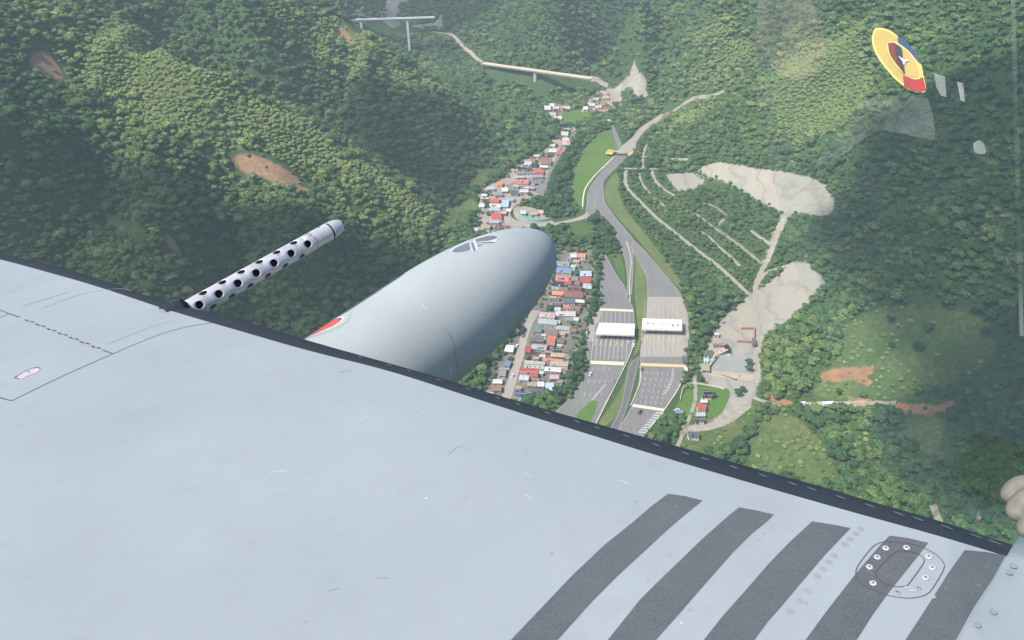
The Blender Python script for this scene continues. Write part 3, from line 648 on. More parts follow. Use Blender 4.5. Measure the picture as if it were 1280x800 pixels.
H_('upper village', '''708,178,10,6,pink;707,174,8,3,white;691,187.5,10,5,white;699,190,8,5,red;670.6,194,8,3,white;682,201.5,13,7,rust;680,207.5,10,3,white;660,204,9,4,light grey;650,207,8,4,grey;673,213.5,13,6,red;655,215.5,20,4,brown;650,220.5,11,3,light grey;672,219.5,14,4,grey;
652.5,226.5,17,6,coral;625,229,7,5,orange;613,235,10,3,light grey;631,237,8,4,white;655,238,11,4,white;664,234,8,3,light grey;643,240,10,4,dark grey;605,243,8,3,white;610,247,18,3,light grey;618,249.8,12,6,red;619,256,15,5,white;602,256,7,5,white;631.5,254.5,9,8,light blue;
618,261,14,4,light grey;638,248,8,5,light grey;620.6,270,13,7,red;618,276.5,12,4,light grey;628,284,19,6,maroon;608,283,9,4,tan;594,287,7,4,white;597,292,9,4,coral;606,262,9,4,grey;629,265,8,4,pink;691,181,6,3,cream;666,200,6,6,rust;636,262,6,4,white;623,242,10,4,grey;645,232,7,3,tan;654,264.5,7,5,white;676,264,7,5,pink;668,266,8,4,tan''')
H_('far hamlet', '''684.5,135,8,4,white;690,131,6,3,white;695,134,8,4,pink;701,133,6,3,coral;708,134,9,4,white;691,142,9,5,light grey;696,148,8,5,pink;700,147,5,3,white;739,130,10,4,white;732,135,6,3,white;755,116,9,4,pink;757,121.5,8,3,tan;755,130,8,5,rust;762,130,7,4,pink;751,138,10,4,coral;766,134,5,4,white;
761,144.5,9,5,navy blue;759,150.5,8,3,white;787,114,7,3,white;706,167,9,4,white;741,96.5,7,3,white;749,99.5,6,3,white;745,123,7,3,light grey;748,133,8,4,light grey''')
H_('lawn compound', '''885,489,13,4,black;883.5,494,13,4,black;880,501,9,4,white;877,508,11,7,red;876,517.5,12,5,light grey;875,524,12,4,black;849,514,10,5,blue''')
H_('works yard', '''888,441,9,8,dark grey;883,449,6,5,cyan;882,459,10,8,tan;898,430,14,3.5,rust;896,417,6,3,white;903,436,6,5,pink''')
H_('lower right fringe', '''867,543,14,7,dark grey;1075,505.5,16,6,orange;1208,601,8,4,pink;1228,644,9,4,white''')
houses = []
def house(px, py, w, h, colr, area, rr):
    if area in ('lower right fringe',) and px > 900: g = hits([(px, py + h * .3)])[0]; z0 = g[2] - .3
    else: g = at_z(px, py + h * .2, 0); z0 = .03
    hw = rr.uniform(2.4, 3.4) if w < 20 else rr.uniform(3, 4)
    c = at_z(px, py, z0 + hw + .4); t = (c[1]) / (math.cos(PITCH) + (400 - py) / FPX * math.sin(PITCH))
    wd = w * t / FPX; ya = at_z(px, py - h / 2, z0 + hw)[1]; yb = at_z(px, py + h / 2, z0 + hw)[1]; dp = max(3.0, abs(ya - yb) * .92)
    o = empty('house', (c[0], c[1], z0), 'x', 'house', 'houses of the ' + area, R_(rr.uniform(-7, 5)))
    if area == 'lower village row': o.rotation_euler[2] += R_(-4)
    W2, D2 = wd / 2, dp / 2; ov = .35
    mono = rr.random() < .45; pitch = rr.uniform(.12, .26)
    wm = rr.choice(M_walls)
    bm = bmesh.new()
    x0, x1, y0, y1 = -W2 + ov, W2 - ov, -D2 + ov, D2 - ov
    rise = (2 * D2 * pitch * .5) if not mono else 2 * D2 * pitch * .6
    v = [bm.verts.new(p) for p in ((x0, y0, 0), (x1, y0, 0), (x1, y1, 0), (x0, y1, 0))]
    def zr(y): return hw + (rise * (1 - abs(y) / D2) if not mono else rise * (y + D2) / (2 * D2)) - .08
    if mono:
        tp = [bm.verts.new(p) for p in ((x0, y0, zr(y0)), (x1, y0, zr(y0)), (x1, y1, zr(y1)), (x0, y1, zr(y1)))]
        for i in range(4): bm.faces.new((v[i], v[(i + 1) % 4], tp[(i + 1) % 4], tp[i]))
    else:
        tp = [bm.verts.new(p) for p in ((x0, y0, zr(y0)), (x1, y0, zr(y0)), (x1, 0, zr(0)), (x1, y1, zr(y1)), (x0, y1, zr(y1)), (x0, 0, zr(0)))]
        bm.faces.new((v[0], v[1], tp[1], tp[0])); bm.faces.new((v[1], v[2], tp[3], tp[2], tp[1])); bm.faces.new((v[2], v[3], tp[4], tp[3])); bm.faces.new((v[3], v[0], tp[0], tp[5], tp[4]))
    obj('wall', bm, wm, o)
    bm = bmesh.new(); prof = [(-D2, zr(-D2) + .1), (0, zr(0) + .1), (D2, zr(D2) + .1)] if not mono else [(-D2, zr(-D2) + .1), (D2, zr(D2) + .1)]
    up = [[bm.verts.new((x, y, z)) for (y, z) in prof] for x in (-W2, W2)]; dn = [[bm.verts.new((x, y, z - .12)) for (y, z) in prof] for x in (-W2, W2)]
    for i in range(len(prof) - 1):
        bm.faces.new((up[0][i], up[1][i], up[1][i + 1], up[0][i + 1])); bm.faces.new((dn[0][i + 1], dn[1][i + 1], dn[1][i], dn[0][i]))
        for s in (0, 1): bm.faces.new((up[s][i], up[s][i + 1], dn[s][i + 1], dn[s][i]))
    for i in (0, -1): bm.faces.new((up[0][i], up[1][i], dn[1][i], dn[0][i]))
    bmesh.ops.recalc_face_normals(bm, faces=bm.faces)
    rf = obj('roof', bm, roofmat(colr), o)
    if not mono and w > 9:
        bm = bmesh.new(); box(bm, -W2 - .02, W2 + .02, -.18, .18, zr(0) + .08, zr(0) + .2); obj('ridge_cap', bm, M_walls[3], rf)
    nwin = 0 if w < 8 else (2 if w < 16 else 3)
    for i in range(nwin):
        xx = x0 + (x1 - x0) * (i + 1) / (nwin + 1) + .6; bm = bmesh.new(); box(bm, xx - .5, xx + .5, y0 - .05, y0 + .05, 1.0, 2.0); obj('window', bm, M_glass, o)
    bm = bmesh.new(); xx = x0 + (x1 - x0) * .12; box(bm, xx, xx + .95, y0 - .06, y0 + .05, 0, 2.05); obj('door', bm, M_door, o)
    if w > 12 and rr.random() < .35:
        bm = bmesh.new(); tx = rr.uniform(-W2 * .6, W2 * .6); ty = -D2 * .5; cyl(bm, (tx, ty, zr(ty) - .1), (tx, ty, zr(ty) + 1.1), .55, .5, 10); obj('water_tank', bm, roofmat('black'), rf)
    if w > 14 and rr.random() < .6:   # patched roof sheets
        for k in range(rr.randint(1, 3)):
            a = rr.uniform(-W2 * .8, W2 * .4); b = a + rr.uniform(1.2, W2 * .5); ys = sorted((-D2 * rr.uniform(.55, .98), -D2 * rr.uniform(.05, .35)))
            bm = bmesh.new(); vv = [bm.verts.new((x, y, zr(y) + .13)) for x, y in ((a, ys[0]), (b, ys[0]), (b, ys[1]), (a, ys[1]))]; bm.faces.new(vv)
            bmesh.ops.solidify(bm, geom=bm.faces, thickness=.03); obj('roof_patch', bm, roofmat(rr.choice(['light grey', 'grey', 'white', 'rust'])), rf)
    houses.append((o, px, py, w, h, colr, area)); return o
rr = random.Random(5)
for a in HL: house(*a, rr)
used_l = set()
def size_w(w, h): return 'long' if w >= 20 else ('wide' if w >= 14 else ('small' if w < 9 else ('deep' if h > w * .85 else 'plain')))
for (o, px, py, w, h, c, area) in houses:
    best = sorted([hh for hh in houses if hh[0] is not o and hh[6] == area], key=lambda k: (k[1] - px) ** 2 + ((k[2] - py) * 1.6) ** 2)
    lab = None
    for nb in best[:6]:
        dx, dy = nb[1] - px, (nb[2] - py) * 1.6
        rel = ('left of' if dx > 0 else 'right of') if abs(dx) > abs(dy) else ('just above' if dy > 0 else 'just below')
        l = f"{size_w(w, h)} {c} roofed house {rel} the {size_w(nb[3], nb[4])} {nb[5]} roof in the {area}"
        if l not in used_l: lab = l; break
    if lab is None:
        k = sorted([hh[2] for hh in houses if hh[6] == area]).index(py) + 1; lab = f"{size_w(w, h)} {c} roofed house, number {k} from the top of the {area}"
    if len(lab.split()) > 16: lab = lab.replace(' roofed house', ' house').replace('just ', '')
    used_l.add(lab); o['label'] = lab

# ------------------------------------------------------------------ vehicles
M_tyre = plain('tyre', (.03, .03, .03), .9, .1, 2)
def car(px, py, colr, kind, label, ang=90, terrain=False, z=.16):
    p = hits([(px, py)])[0] if terrain else at_z(px, py, z)
    L, Wd, Hh = {'car': (4.3, 1.8, 1.45), 'van': (5.4, 2.0, 2.3), 'truck': (8.5, 2.5, 3.2)}[kind]
    o = empty({'car': 'parked_car', 'van': 'van', 'truck': 'truck'}[kind], tuple(p), label, kind, 'vehicles around the plazas and the village', R_(ang))
    m = plain('vehicle_' + colr.replace(' ', '_'), PAL[colr], .3, .05, 1)
    bm = bmesh.new()
    if kind == 'truck':
        box(bm, -L / 2, L / 2 - 2.2, -Wd / 2, Wd / 2, .9, Hh); obj('cargo_box', bm, m, o)
        bm = bmesh.new(); box(bm, L / 2 - 2.1, L / 2, -Wd / 2 + .05, Wd / 2 - .05, .5, 2.5); obj('cab', bm, m, o)
        bm = bmesh.new(); box(bm, L / 2 - .9, L / 2 + .02, -Wd / 2 + .1, Wd / 2 - .1, 1.5, 2.2); obj('windscreen', bm, M_glass, o)
    else:
        prof = [(-L / 2, .35), (-L / 2, .85), (-L / 2 + .2, .95), (L / 2 - 1.0, .92), (L / 2 - .1, .75), (L / 2, .4)] if kind == 'car' else [(-L / 2, .4), (-L / 2, Hh), (L / 2 - 1.2, Hh), (L / 2 - .4, 1.2), (L / 2, 1.0), (L / 2, .4)]
        a = [bm.verts.new((x, -Wd / 2, zz)) for x, zz in prof]; b = [bm.verts.new((x, Wd / 2, zz)) for x, zz in prof]; n = len(prof)
        bm.faces.new(a); bm.faces.new(b[::-1])
        for i in range(n): bm.faces.new((a[i], b[i], b[(i + 1) % n], a[(i + 1) % n]))
        bmesh.ops.recalc_face_normals(bm, faces=bm.faces); obj('body', bm, m, o)
        if kind == 'car':
            bm = bmesh.new(); lo = [(-L / 2 + .5, .93), (L / 2 - 1.1, .93)]; hi = [(-L / 2 + 1.0, Hh), (L / 2 - 1.9, Hh)]
            v = [bm.verts.new(q) for q in ((lo[0][0], -Wd / 2 + .08, .93), (lo[1][0], -Wd / 2 + .08, .93), (lo[1][0], Wd / 2 - .08, .93), (lo[0][0], Wd / 2 - .08, .93), (hi[0][0], -Wd / 2 + .3, Hh - .04), (hi[1][0], -Wd / 2 + .3, Hh - .04), (hi[1][0], Wd / 2 - .3, Hh - .04), (hi[0][0], Wd / 2 - .3, Hh - .04))]
            for f in ((0, 3, 2, 1), (4, 5, 6, 7), (0, 1, 5, 4), (1, 2, 6, 5), (2, 3, 7, 6), (3, 0, 4, 7)): bm.faces.new([v[i] for i in f])
            obj('cabin_glass', bm, M_glass, o)
            bm = bmesh.new(); box(bm, hi[0][0] - .05, hi[1][0] + .05, -Wd / 2 + .28, Wd / 2 - .28, Hh - .04, Hh); obj('car_roof', bm, m, o)
        else:
            bm = bmesh.new(); box(bm, L / 2 - 1.1, L / 2 - .5, -Wd / 2 - .01, Wd / 2 + .01, 1.35, 1.95); obj('windscreen', bm, M_glass, o)
    for sx in (-.32, .32):
        for sy in (-1, 1):
            bm = bmesh.new(); r = .33 if kind != 'truck' else .5; cyl(bm, (sx * L, sy * (Wd / 2 - .22), r), (sx * L, sy * (Wd / 2 + .01), r), r, r, 10); obj('wheel', bm, M_tyre, o)
    return o
for a in [(800,515.5,'black','car','black car driving on the lower right carriageway',60),(857,463,'white','van','white van on the outer edge of the right plaza',88),(856,452,'dark grey','truck','dark truck waiting at the right edge of the concrete apron',90),
          (792,432,'white','car','white car leaving the left plaza beside the median',85),(786,429,'light grey','car','light grey car leaving the left plaza, nearest its last booth',88),(738,468,'white','car','small white car at the left edge of the left plaza below the cream band',70),
          (733,412,'red','car','red car parked on the paved shoulder left of the cream canopy',92),(732,417,'white','van','white van parked on the shoulder left of the cream canopy',92),(734,405,'maroon','car','maroon car topmost on the shoulder left of the cream canopy',90),
          (802,462,'dark grey','car','dark car at the left end of the ochre band',80),(653,415,'black','truck','dark truck on the lower village street',70),(654,420,'brown','car','brown car behind the dark truck on the village street',70),
          (641,470,'white','car','white car on the lower part of the village street',72),(646,433,'white','car','white car parked beside the pale house left of the street',72),
          (660,231,'dark grey','car','dark car at the left side of the upper village lot',20),(666,232,'white','car','white car in the middle of the upper village lot',20),(671,231,'black','car','black car at the right side of the upper village lot',15),
          (659,236.5,'white','van','white van parked by the lower side of the upper lot',10),(677,219,'dark grey','car','dark car on the upper village street beside the tree belt',75),(677.5,228,'dark grey','car','dark grey car on the street at the lot mouth',80),
          (904,403,'light blue','car','light blue car on the pale lot above the works yard',30),(942,430,'dark grey','truck','dark truck beside the gravel road',80),(909,438,'black','truck','dark lorry in the works yard',85),
          (846,513,'white','car','white car beside the blue shelter',20)]: car(*a)
for a in [(1004,506,'white','van','white van leftmost on the red track below the mound',5),(1009,506,'light grey','car','light grey car second on the red track',0),(1035,507.5,'white','truck','white truck in the middle of the red track',5),(1041,504,'white','car','white car just above the white truck on the red track',8),(1049,508,'light grey','car','grey car rightmost on the red track',0)]: car(*a, terrain=True)

# yellow shelters at the fork
M_yl = roofmat('yellow')
def shelter(px, py, w, h, colr, label, ang=0, z=3.0):
    c = at_z(px, py, z); t = c[1] / (math.cos(PITCH) + (400 - py) / FPX * math.sin(PITCH)); wd = w * t / FPX; dp = abs(at_z(px, py - h / 2, z)[1] - at_z(px, py + h / 2, z)[1])
    o = empty('open_shelter', (c[0], c[1], .06), label, 'shelter', None, R_(ang)); bm = bmesh.new(); n = 8; a = []
    for s, dz in ((1, 0), (1, -.12)):
        for i in range(n + 1):
            u = -1 + 2 * i / n; a.append([bm.verts.new((x, u * dp / 2, z - .3 + .9 * math.sqrt(max(0, 1 - u * u * .9)) + dz)) for x in (-wd / 2, wd / 2)])
    for k in range(2):
        for i in range(n): bm.faces.new((a[k * 9 + i][0], a[k * 9 + i][1], a[k * 9 + i + 1][1], a[k * 9 + i + 1][0]))
    obj('roof', bm, roofmat(colr), o)
    for sx in (-1, 1):
        for sy in (-1, 1):
            bm = bmesh.new(); cyl(bm, (sx * (wd / 2 - .2), sy * (dp / 2 - .2), 0), (sx * (wd / 2 - .2), sy * (dp / 2 - .2), z), .12, .12, 6); obj('post', bm, M_steel, o)
    return o
shelter(763,190,9,6,'yellow','yellow arched shelter left of the fork',-25); shelter(788,193,7,5,'yellow','yellow arched shelter right of the fork',10); shelter(776,189,16,2,'tan','long tan gantry roof spanning the fork',0, 5.0)
shelter(785,203,8,4,'white','small white shelter below the fork',0)
# green safety netting fence of the ramp yard
Mn = plain('teal_netting', (.10, .42, .36), .8, .2, .5)
wall_along([(648,268),(656,274),(668,277),(680,277),(690,275)], 2.6, .25, Mn, 'teal green netting fence on the inner side of the ramp', 'net_fence', 'fence')
wall_along([(650,266),(662,270),(674,273)], 1.8, .25, Mn, 'second shorter teal netting fence inside the ramp yard', 'net_fence', 'fence')
# works yard frames: yellow conveyors, low walls
Mcv = plain('conveyor_yellow', (.40, .33, .18), .7, .2, .6)
def conveyor(a, b, z0, z1, label):
    p, q = at_z(*a, z0), at_z(*b, z1); c = p.copy(); c[2] = 0; o = empty('conveyor', tuple(c), label, 'conveyor', 'machinery of the works yard'); bm = bmesh.new(); d = q - p; L = np.linalg.norm(d)
    box(bm, 0, L, -.6, .6, -.25, .25); m = obj('belt_frame', bm, Mcv, o); m.location = tuple(p - c); m.rotation_euler = Vector(d).to_track_quat('X', 'Z').to_euler()
    for s in (.1, .55, .92):
        w = p - c + d * s; bm = bmesh.new()
        for k in (-.5, .5): cyl(bm, (w[0] + k, w[1], 0), (w[0] + k * .6, w[1], w[2]), .14, .14, 6)
        obj('leg', bm, M_steel, o)
conveyor((884,462), (895,441), .8, 5.0, 'long yellow conveyor on the left edge of the works yard'); conveyor((897,443), (910,437), .8, 4.0, 'short yellow conveyor behind the works yard')
conveyor((893,464), (920,473), .6, 2.0, 'low yellow conveyor along the front of the works yard')
for (a, b, lab) in (((926,412),(943,412),'top'), ((943,412),(942,428),'right'), ((921,428),(942,429),'bottom')):
    wall_along([a, ((a[0] + b[0]) / 2, (a[1] + b[1]) / 2), b], 2.2, .6, M_walls[2], f'brown block wall on the {lab} side of the open stockpile bay', 'yard_wall', 'wall')
sheet('stockyard_floor', [(896,444),(912,441),(940,446),(940,465),(930,468),(898,466),(892,460)], .07, plain('yard_floor_grey', (.25,.25,.235), .9, .12, .1), 'smooth grey floor of the works yard')
sheet('yard', [(880,462),(893,464),(938,468),(938,476),(905,472),(884,468)], .08, plain('sand_heap', (.36,.31,.22), .95, .15, .3), 'pale sandy strip along the front of the works yard')
# lumpy stock piles
def pile(px, py, r, h, col, label):
    p = hits([(px, py)])[0]; bm = bmesh.new(); bmesh.ops.create_icosphere(bm, subdivisions=3, radius=1)
    for v in bm.verts:
        n = mnoise.noise(v.co * 1.7 + Vector((px, py, 0))); v.co = Vector((v.co.x * r * (1 + .3 * n), v.co.y * r * .8 * (1 + .3 * n), max(-.1, v.co.z) * h * (1 + .35 * n)))
    o = obj('gravel_pile', bm, plain('pile_' + col, {'grey': (.30,.29,.27), 'tan': (.36,.31,.23)}[col], .95, .2, .3), smooth=True); o.location = (p[0], p[1], p[2] - .3); tag(o, label, 'gravel pile', 'gravel piles of the works')
for a in [(903,440,3.5,2.2,'tan','tan sand pile between the conveyors'),(912,444,2.5,1.5,'grey','small grey pile at the top of the works yard'),(921,470,3,1.2,'tan','low tan pile on the front strip of the works yard'),]: pile(*a)

# ------------------------------------------------------------------ bridges
M_br = plain('bridge_concrete', (.56, .56, .54), .85, .12, .05)
def z_for(Y, py):
    v = (400 - py) / FPX; return ALT + Y * (-math.sin(PITCH) + math.cos(PITCH) * v) / (math.cos(PITCH) + math.sin(PITCH) * v)
def x_for(Y, px, py):
    v = (400 - py) / FPX; return (px - 640) / FPX * Y / (math.cos(PITCH) + math.sin(PITCH) * v)
Yb = float(hits([(470, 46)])[0][1])
def bp(px, py, dy=0): return np.array([x_for(Yb + dy, px, py), Yb + dy, z_for(Yb + dy, py)])
A0, A1 = bp(422, 25.8), bp(543, 22.2)
br = empty('road_bridge', (A0[0], A0[1], float(A0[2])), 'long pale bridge crossing the gorge at the top on two piers', 'bridge')
def deck(bm, P, Q, w, tops, n=24, haunch=()):
    rows = []
    for i in range(n + 1):
        s = i / n; p = P * (1 - s) + Q * s; th = tops
        for hc in haunch: th = max(th, tops + 3.2 * max(0, 1 - abs(s - hc) / .16) ** 1.6)
        rows.append([bm.verts.new((p[0], p[1] + y, p[2] + z)) for y, z in ((-w / 2, 0), (w / 2, 0), (w / 2 - 1, -th), (-w / 2 + 1, -th))])
    for i in range(n):
        for k in range(4): bm.faces.new((rows[i][k], rows[i][(k + 1) % 4], rows[i + 1][(k + 1) % 4], rows[i + 1][k]))
    bm.faces.new(rows[0]); bm.faces.new(rows[-1][::-1]); bmesh.ops.recalc_face_normals(bm, faces=bm.faces)
o3 = np.array(br.location)
bm = bmesh.new(); deck(bm, A0 - o3, A1 - o3, 7, 1.3, 30, (.24, .72)); obj('deck', bm, M_br, br)
for px, py in ((451, 25), (509, 23.4)):
    p = bp(px, py); gz = float(hgt(p[0], p[1])); bm = bmesh.new(); box(bm, p[0] - o3[0] - 1.7, p[0] - o3[0] + 1.7, -3, 3, min(gz, p[2] - 16) - o3[2] - 4, p[2] - o3[2] - 1.5); obj('pier', bm, M_br, br)
for px, py, hh in ((449, 24.5, 8), (478, 24, 11)):
    p = bp(px, py) - o3; bm = bmesh.new(); box(bm, p[0] - .4, p[0] + .4, -.4, .4, p[2], p[2] + hh); box(bm, p[0] - 6, p[0] + 9, -.3, .3, p[2] + hh - .7, p[2] + hh); obj('crane_mast', bm, M_steel, br)
bm = bmesh.new(); p = bp(449, 19) - o3; q = bp(478, 23.5) - o3; cyl(bm, p, q, .3, .3, 6); obj('cable', bm, M_steel, br)
bm = bmesh.new(); p = bp(432, 30) - o3; q = bp(449, 30) - o3; deck(bm, p, q, 5, .8, 4); obj('work_platform', bm, M_br, br)
for sy in (-3.4, 3.4):
    bm = bmesh.new(); deck(bm, A0 - o3 + np.array([0, sy, 1.1]), A1 - o3 + np.array([0, sy, 1.1]), 2.3, 1.05, 4); obj('parapet', bm, M_booth, br)
# long viaduct
V0 = EYE + (hits([(603, 79)])[0] - EYE) * .93; V1 = EYE + (hits([(739, 98)])[0] - EYE) * .95
vb = empty('viaduct', tuple(V0), 'long low viaduct with one tall pier above the far forest', 'bridge')
bm = bmesh.new(); n = 20; rows = []
dv = (V1 - V0); nn = np.array([-dv[1], dv[0], 0]); nn /= np.linalg.norm(nn)
for i in range(n + 1):
    p = dv * i / n
    rows.append([bm.verts.new(tuple(p + nn * a + np.array([0, 0, b]))) for a, b in ((-3.6, 0), (3.6, 0), (3, -1.8), (-3, -1.8))])
for i in range(n):
    for k in range(4): bm.faces.new((rows[i][k], rows[i][(k + 1) % 4], rows[i + 1][(k + 1) % 4], rows[i + 1][k]))
bm.faces.new(rows[0]); bm.faces.new(rows[-1][::-1]); bmesh.ops.recalc_face_normals(bm, faces=bm.faces)
obj('deck', bm, plain('viaduct_road', (.48, .43, .33), .9, .15, .1), vb)
for s in (.5,):
    p = V0 + dv * s; bm = bmesh.new(); box(bm, -2.0, 2.0, -1.5, 1.5, -34, -1.7); o = obj('pier', bm, M_br, vb); o.location = tuple(dv * s)
for sgn in (-1, 1):
    bm = bmesh.new(); r = []
    for i in (0, n):
        p = dv * i / n + nn * 3.5 * sgn; r.append([bm.verts.new(tuple(p + nn * a + np.array([0, 0, b]))) for a, b in ((-.2, 0), (.2, 0), (.2, .9), (-.2, .9))])
    for k in range(4): bm.faces.new((r[0][k], r[0][(k + 1) % 4], r[1][(k + 1) % 4], r[1][k]))
    bmesh.ops.recalc_face_normals(bm, faces=bm.faces); obj('parapet', bm, M_wallc, vb)

# ------------------------------------------------------------------ vegetation
def leafmat(name):
    t = NT(name)
    at = t.n('ShaderNodeAttribute', attribute_type='INSTANCER', attribute_name='tone')
    oi = t.n('ShaderNodeObjectInfo')
    vc = t.n('ShaderNodeAttribute', attribute_name='leafvar')
    m = t.n('ShaderNodeMath', operation='MULTIPLY_ADD'); m.inputs[1].default_value = .42; t.l(oi.outputs['Random'], m.inputs[0]); t.l(at.outputs['Fac'], m.inputs[2])
    m2 = t.n('ShaderNodeMath', operation='MULTIPLY_ADD'); m2.inputs[1].default_value = .24; t.l(vc.outputs['Fac'], m2.inputs[0]); t.l(m.outputs[0], m2.inputs[2])
    c = t.ramp(m2.outputs[0], [(.05, (.030, .088, .036)), (.30, (.052, .128, .046)), (.56, (.086, .168, .052)), (.80, (.190, .270, .078)), (1., (.30, .37, .125))])
    b = t.bsdf(c, .75, 0, None, .25)
    tr = t.n('ShaderNodeBsdfTranslucent'); t.l(c, tr.inputs[0]); mx = t.n('ShaderNodeMixShader'); mx.inputs[0].default_value = .22
    t.l(b.outputs[0], mx.inputs[1]); t.l(tr.outputs[0], mx.inputs[2]); t.l(mx.outputs[0], t.out.inputs[0]); return t.m
M_leaf = leafmat('foliage'); M_bark = plain('bark', (.16, .13, .10), .95, .2, 2)
def crown_mesh(seed, nleaf=330, flat_=.75, lumps=7):
    r = np.random.default_rng(seed)
    # several overlapping boughs
    L = [(np.array([0, 0, .35]), .62)]
    for i in range(lumps):
        a = 2 * math.pi * i / lumps + r.uniform(-.4, .4); d = r.uniform(.38, .66); L.append((np.array([d * math.cos(a), d * math.sin(a), r.uniform(.0, .5)]), r.uniform(.28, .44)))
    bm = bmesh.new()
    for c, s in L:
        res = bmesh.ops.create_icosphere(bm, subdivisions=1, radius=s * .86)
        for v in res['verts']:
            q = v.co * (1 + .22 * mnoise.noise(v.co * 3 / s + Vector(c) * 5)); v.co = Vector((q.x + c[0], q.y + c[1], q.z * flat_ + c[2]))
    V = [tuple(v.co) for v in bm.verts]; F = [tuple(v.index for v in f.verts) for f in (bm.verts.index_update() or bm.faces)]; bm.free()
    var = [.15] * len(V)
    for i in range(nleaf):
        c, s = L[r.integers(len(L))]; d = r.normal(size=3); d[2] = abs(d[2]) * .9 - .15; d /= np.linalg.norm(d)
        p = c + d * s * r.uniform(.86, 1.12) * np.array([1, 1, flat_]); nrm = d + r.normal(size=3) * .55; nrm /= np.linalg.norm(nrm)
        a = np.cross(nrm, r.normal(size=3)); a /= np.linalg.norm(a); b = np.cross(nrm, a); sz = r.uniform(.07, .135); bl = len(V); k = r.random()
        for u, w in ((-1, -.7), (1, -.7), (.8, .8), (-.7, .9)): V.append(tuple(p + a * u * sz + b * w * sz)); var.append(k)
        F.append((bl, bl + 1, bl + 2, bl + 3))
    me = mesh_np('crown', V, F); at = me.attributes.new('leafvar', 'FLOAT', 'POINT'); at.data.foreach_set('value', var); me.materials.append(M_leaf); return me
crowns = [crown_mesh(100 + i, lumps=5 + i % 4, flat_=.62 + .08 * (i % 4)) for i in range(7)]
def palm_mesh():
    r = np.random.default_rng(5); V = []; F = []; var = []
    for i in range(14):
        a = 2 * math.pi * i / 14 + r.uniform(-.1, .1); el = r.uniform(.1, .8); prev = None
        for k in range(5):
            s = k / 4; d = s * 1.0; z = math.sin(el) * d - .7 * s * s; w = .10 * (1 - s * .8); x, y = d * math.cos(a), d * math.sin(a)
            V += [(x - w * math.sin(a), y + w * math.cos(a), z), (x, y, z + .05), (x + w * math.sin(a), y - w * math.cos(a), z)]; var += [r.random()] * 3
            b = len(V) - 3
            if k: F += [(b - 3, b - 2, b + 1, b), (b - 2, b - 1, b + 2, b + 1)]
    me = mesh_np('fronds', V, F); at = me.attributes.new('leafvar', 'FLOAT', 'POINT'); at.data.foreach_set('value', var); me.materials.append(M_leaf); return me
bm = bmesh.new()
cyl(bm, (0, 0, -1.6), (0, 0, .1), .085, .05, 7)
for a in range(4): cyl(bm, (0, 0, -.35), (.42 * math.cos(a * 1.6), .42 * math.sin(a * 1.6), .25), .035, .015, 5)
trunk_me = bpy.data.meshes.new('trunk'); bm.to_mesh(trunk_me); bm.free(); trunk_me.materials.append(M_bark)

# obstacles on the valley floor and sheets
nomask = np.clip(flm * (1 - townm) + qm, 0, 1) > .5
for (o, px, py, w, h, c, a_) in houses:
    p = o.location; i = int((p[0] - gx[0]) / STEP); j = int((p[1] - gy[0]) / STEP); k = 0; nomask[j - k:j + k + 1, i - k:i + k + 1] = True
grow = blur(nomask, 1) > .48
def lookup(M, x, y):
    i = np.clip(((x - gx[0]) / STEP + .5).astype(int), 0, M.shape[1] - 1); j = np.clip(((y - gy[0]) / STEP + .5).astype(int), 0, M.shape[0] - 1); return M[j, i]
SP = 4.15
X, Y = np.meshgrid(np.arange(-1150, 1150, SP), np.arange(120, 1900, SP))
X2_, Y2_ = np.meshgrid(np.arange(-520, 420, 3.1), np.arange(440, 1100, 3.1)); X2_ = X2_.ravel() + rng.uniform(-1.3, 1.3, X2_.size); Y2_ = Y2_.ravel() + rng.uniform(-1.3, 1.3, Y2_.size)
k2_ = lookup(pam, X2_, Y2_) > .35; X2_, Y2_ = X2_[k2_], Y2_[k2_]
X = X + (np.arange(Y.shape[0]) % 2)[:, None] * SP / 2
X = (X + rng.uniform(-.42, .42, X.shape) * SP).ravel(); Y = (Y + rng.uniform(-.42, .42, Y.shape) * SP if False else Y.ravel() + rng.uniform(-.42, .42, Y.size) * SP)
fine = np.concatenate([np.zeros(len(X), bool), np.ones(len(X2_), bool)]); X = np.concatenate([X, X2_]); Y = np.concatenate([Y, Y2_])
Zp = hgt(X, Y)
rel = np.stack([X, Y, Zp - ALT], 1); dep = rel @ (-CB); pxx = 640 + FPX * (rel @ CX) / dep; pyy = 400 - FPX * (rel @ CU) / dep
le = np.interp(pxx, [-200, 0, 380, 640, 1280], [270, 320, 425, 500, 690])
keep = (pxx > -110) & (pxx < 1390) & (pyy > -70) & (pyy < le + 110) & (dep < 1900)
X, Y, Zp, pxx, pyy, dep, fine = [a[keep] for a in (X, Y, Zp, pxx, pyy, dep, fine)]
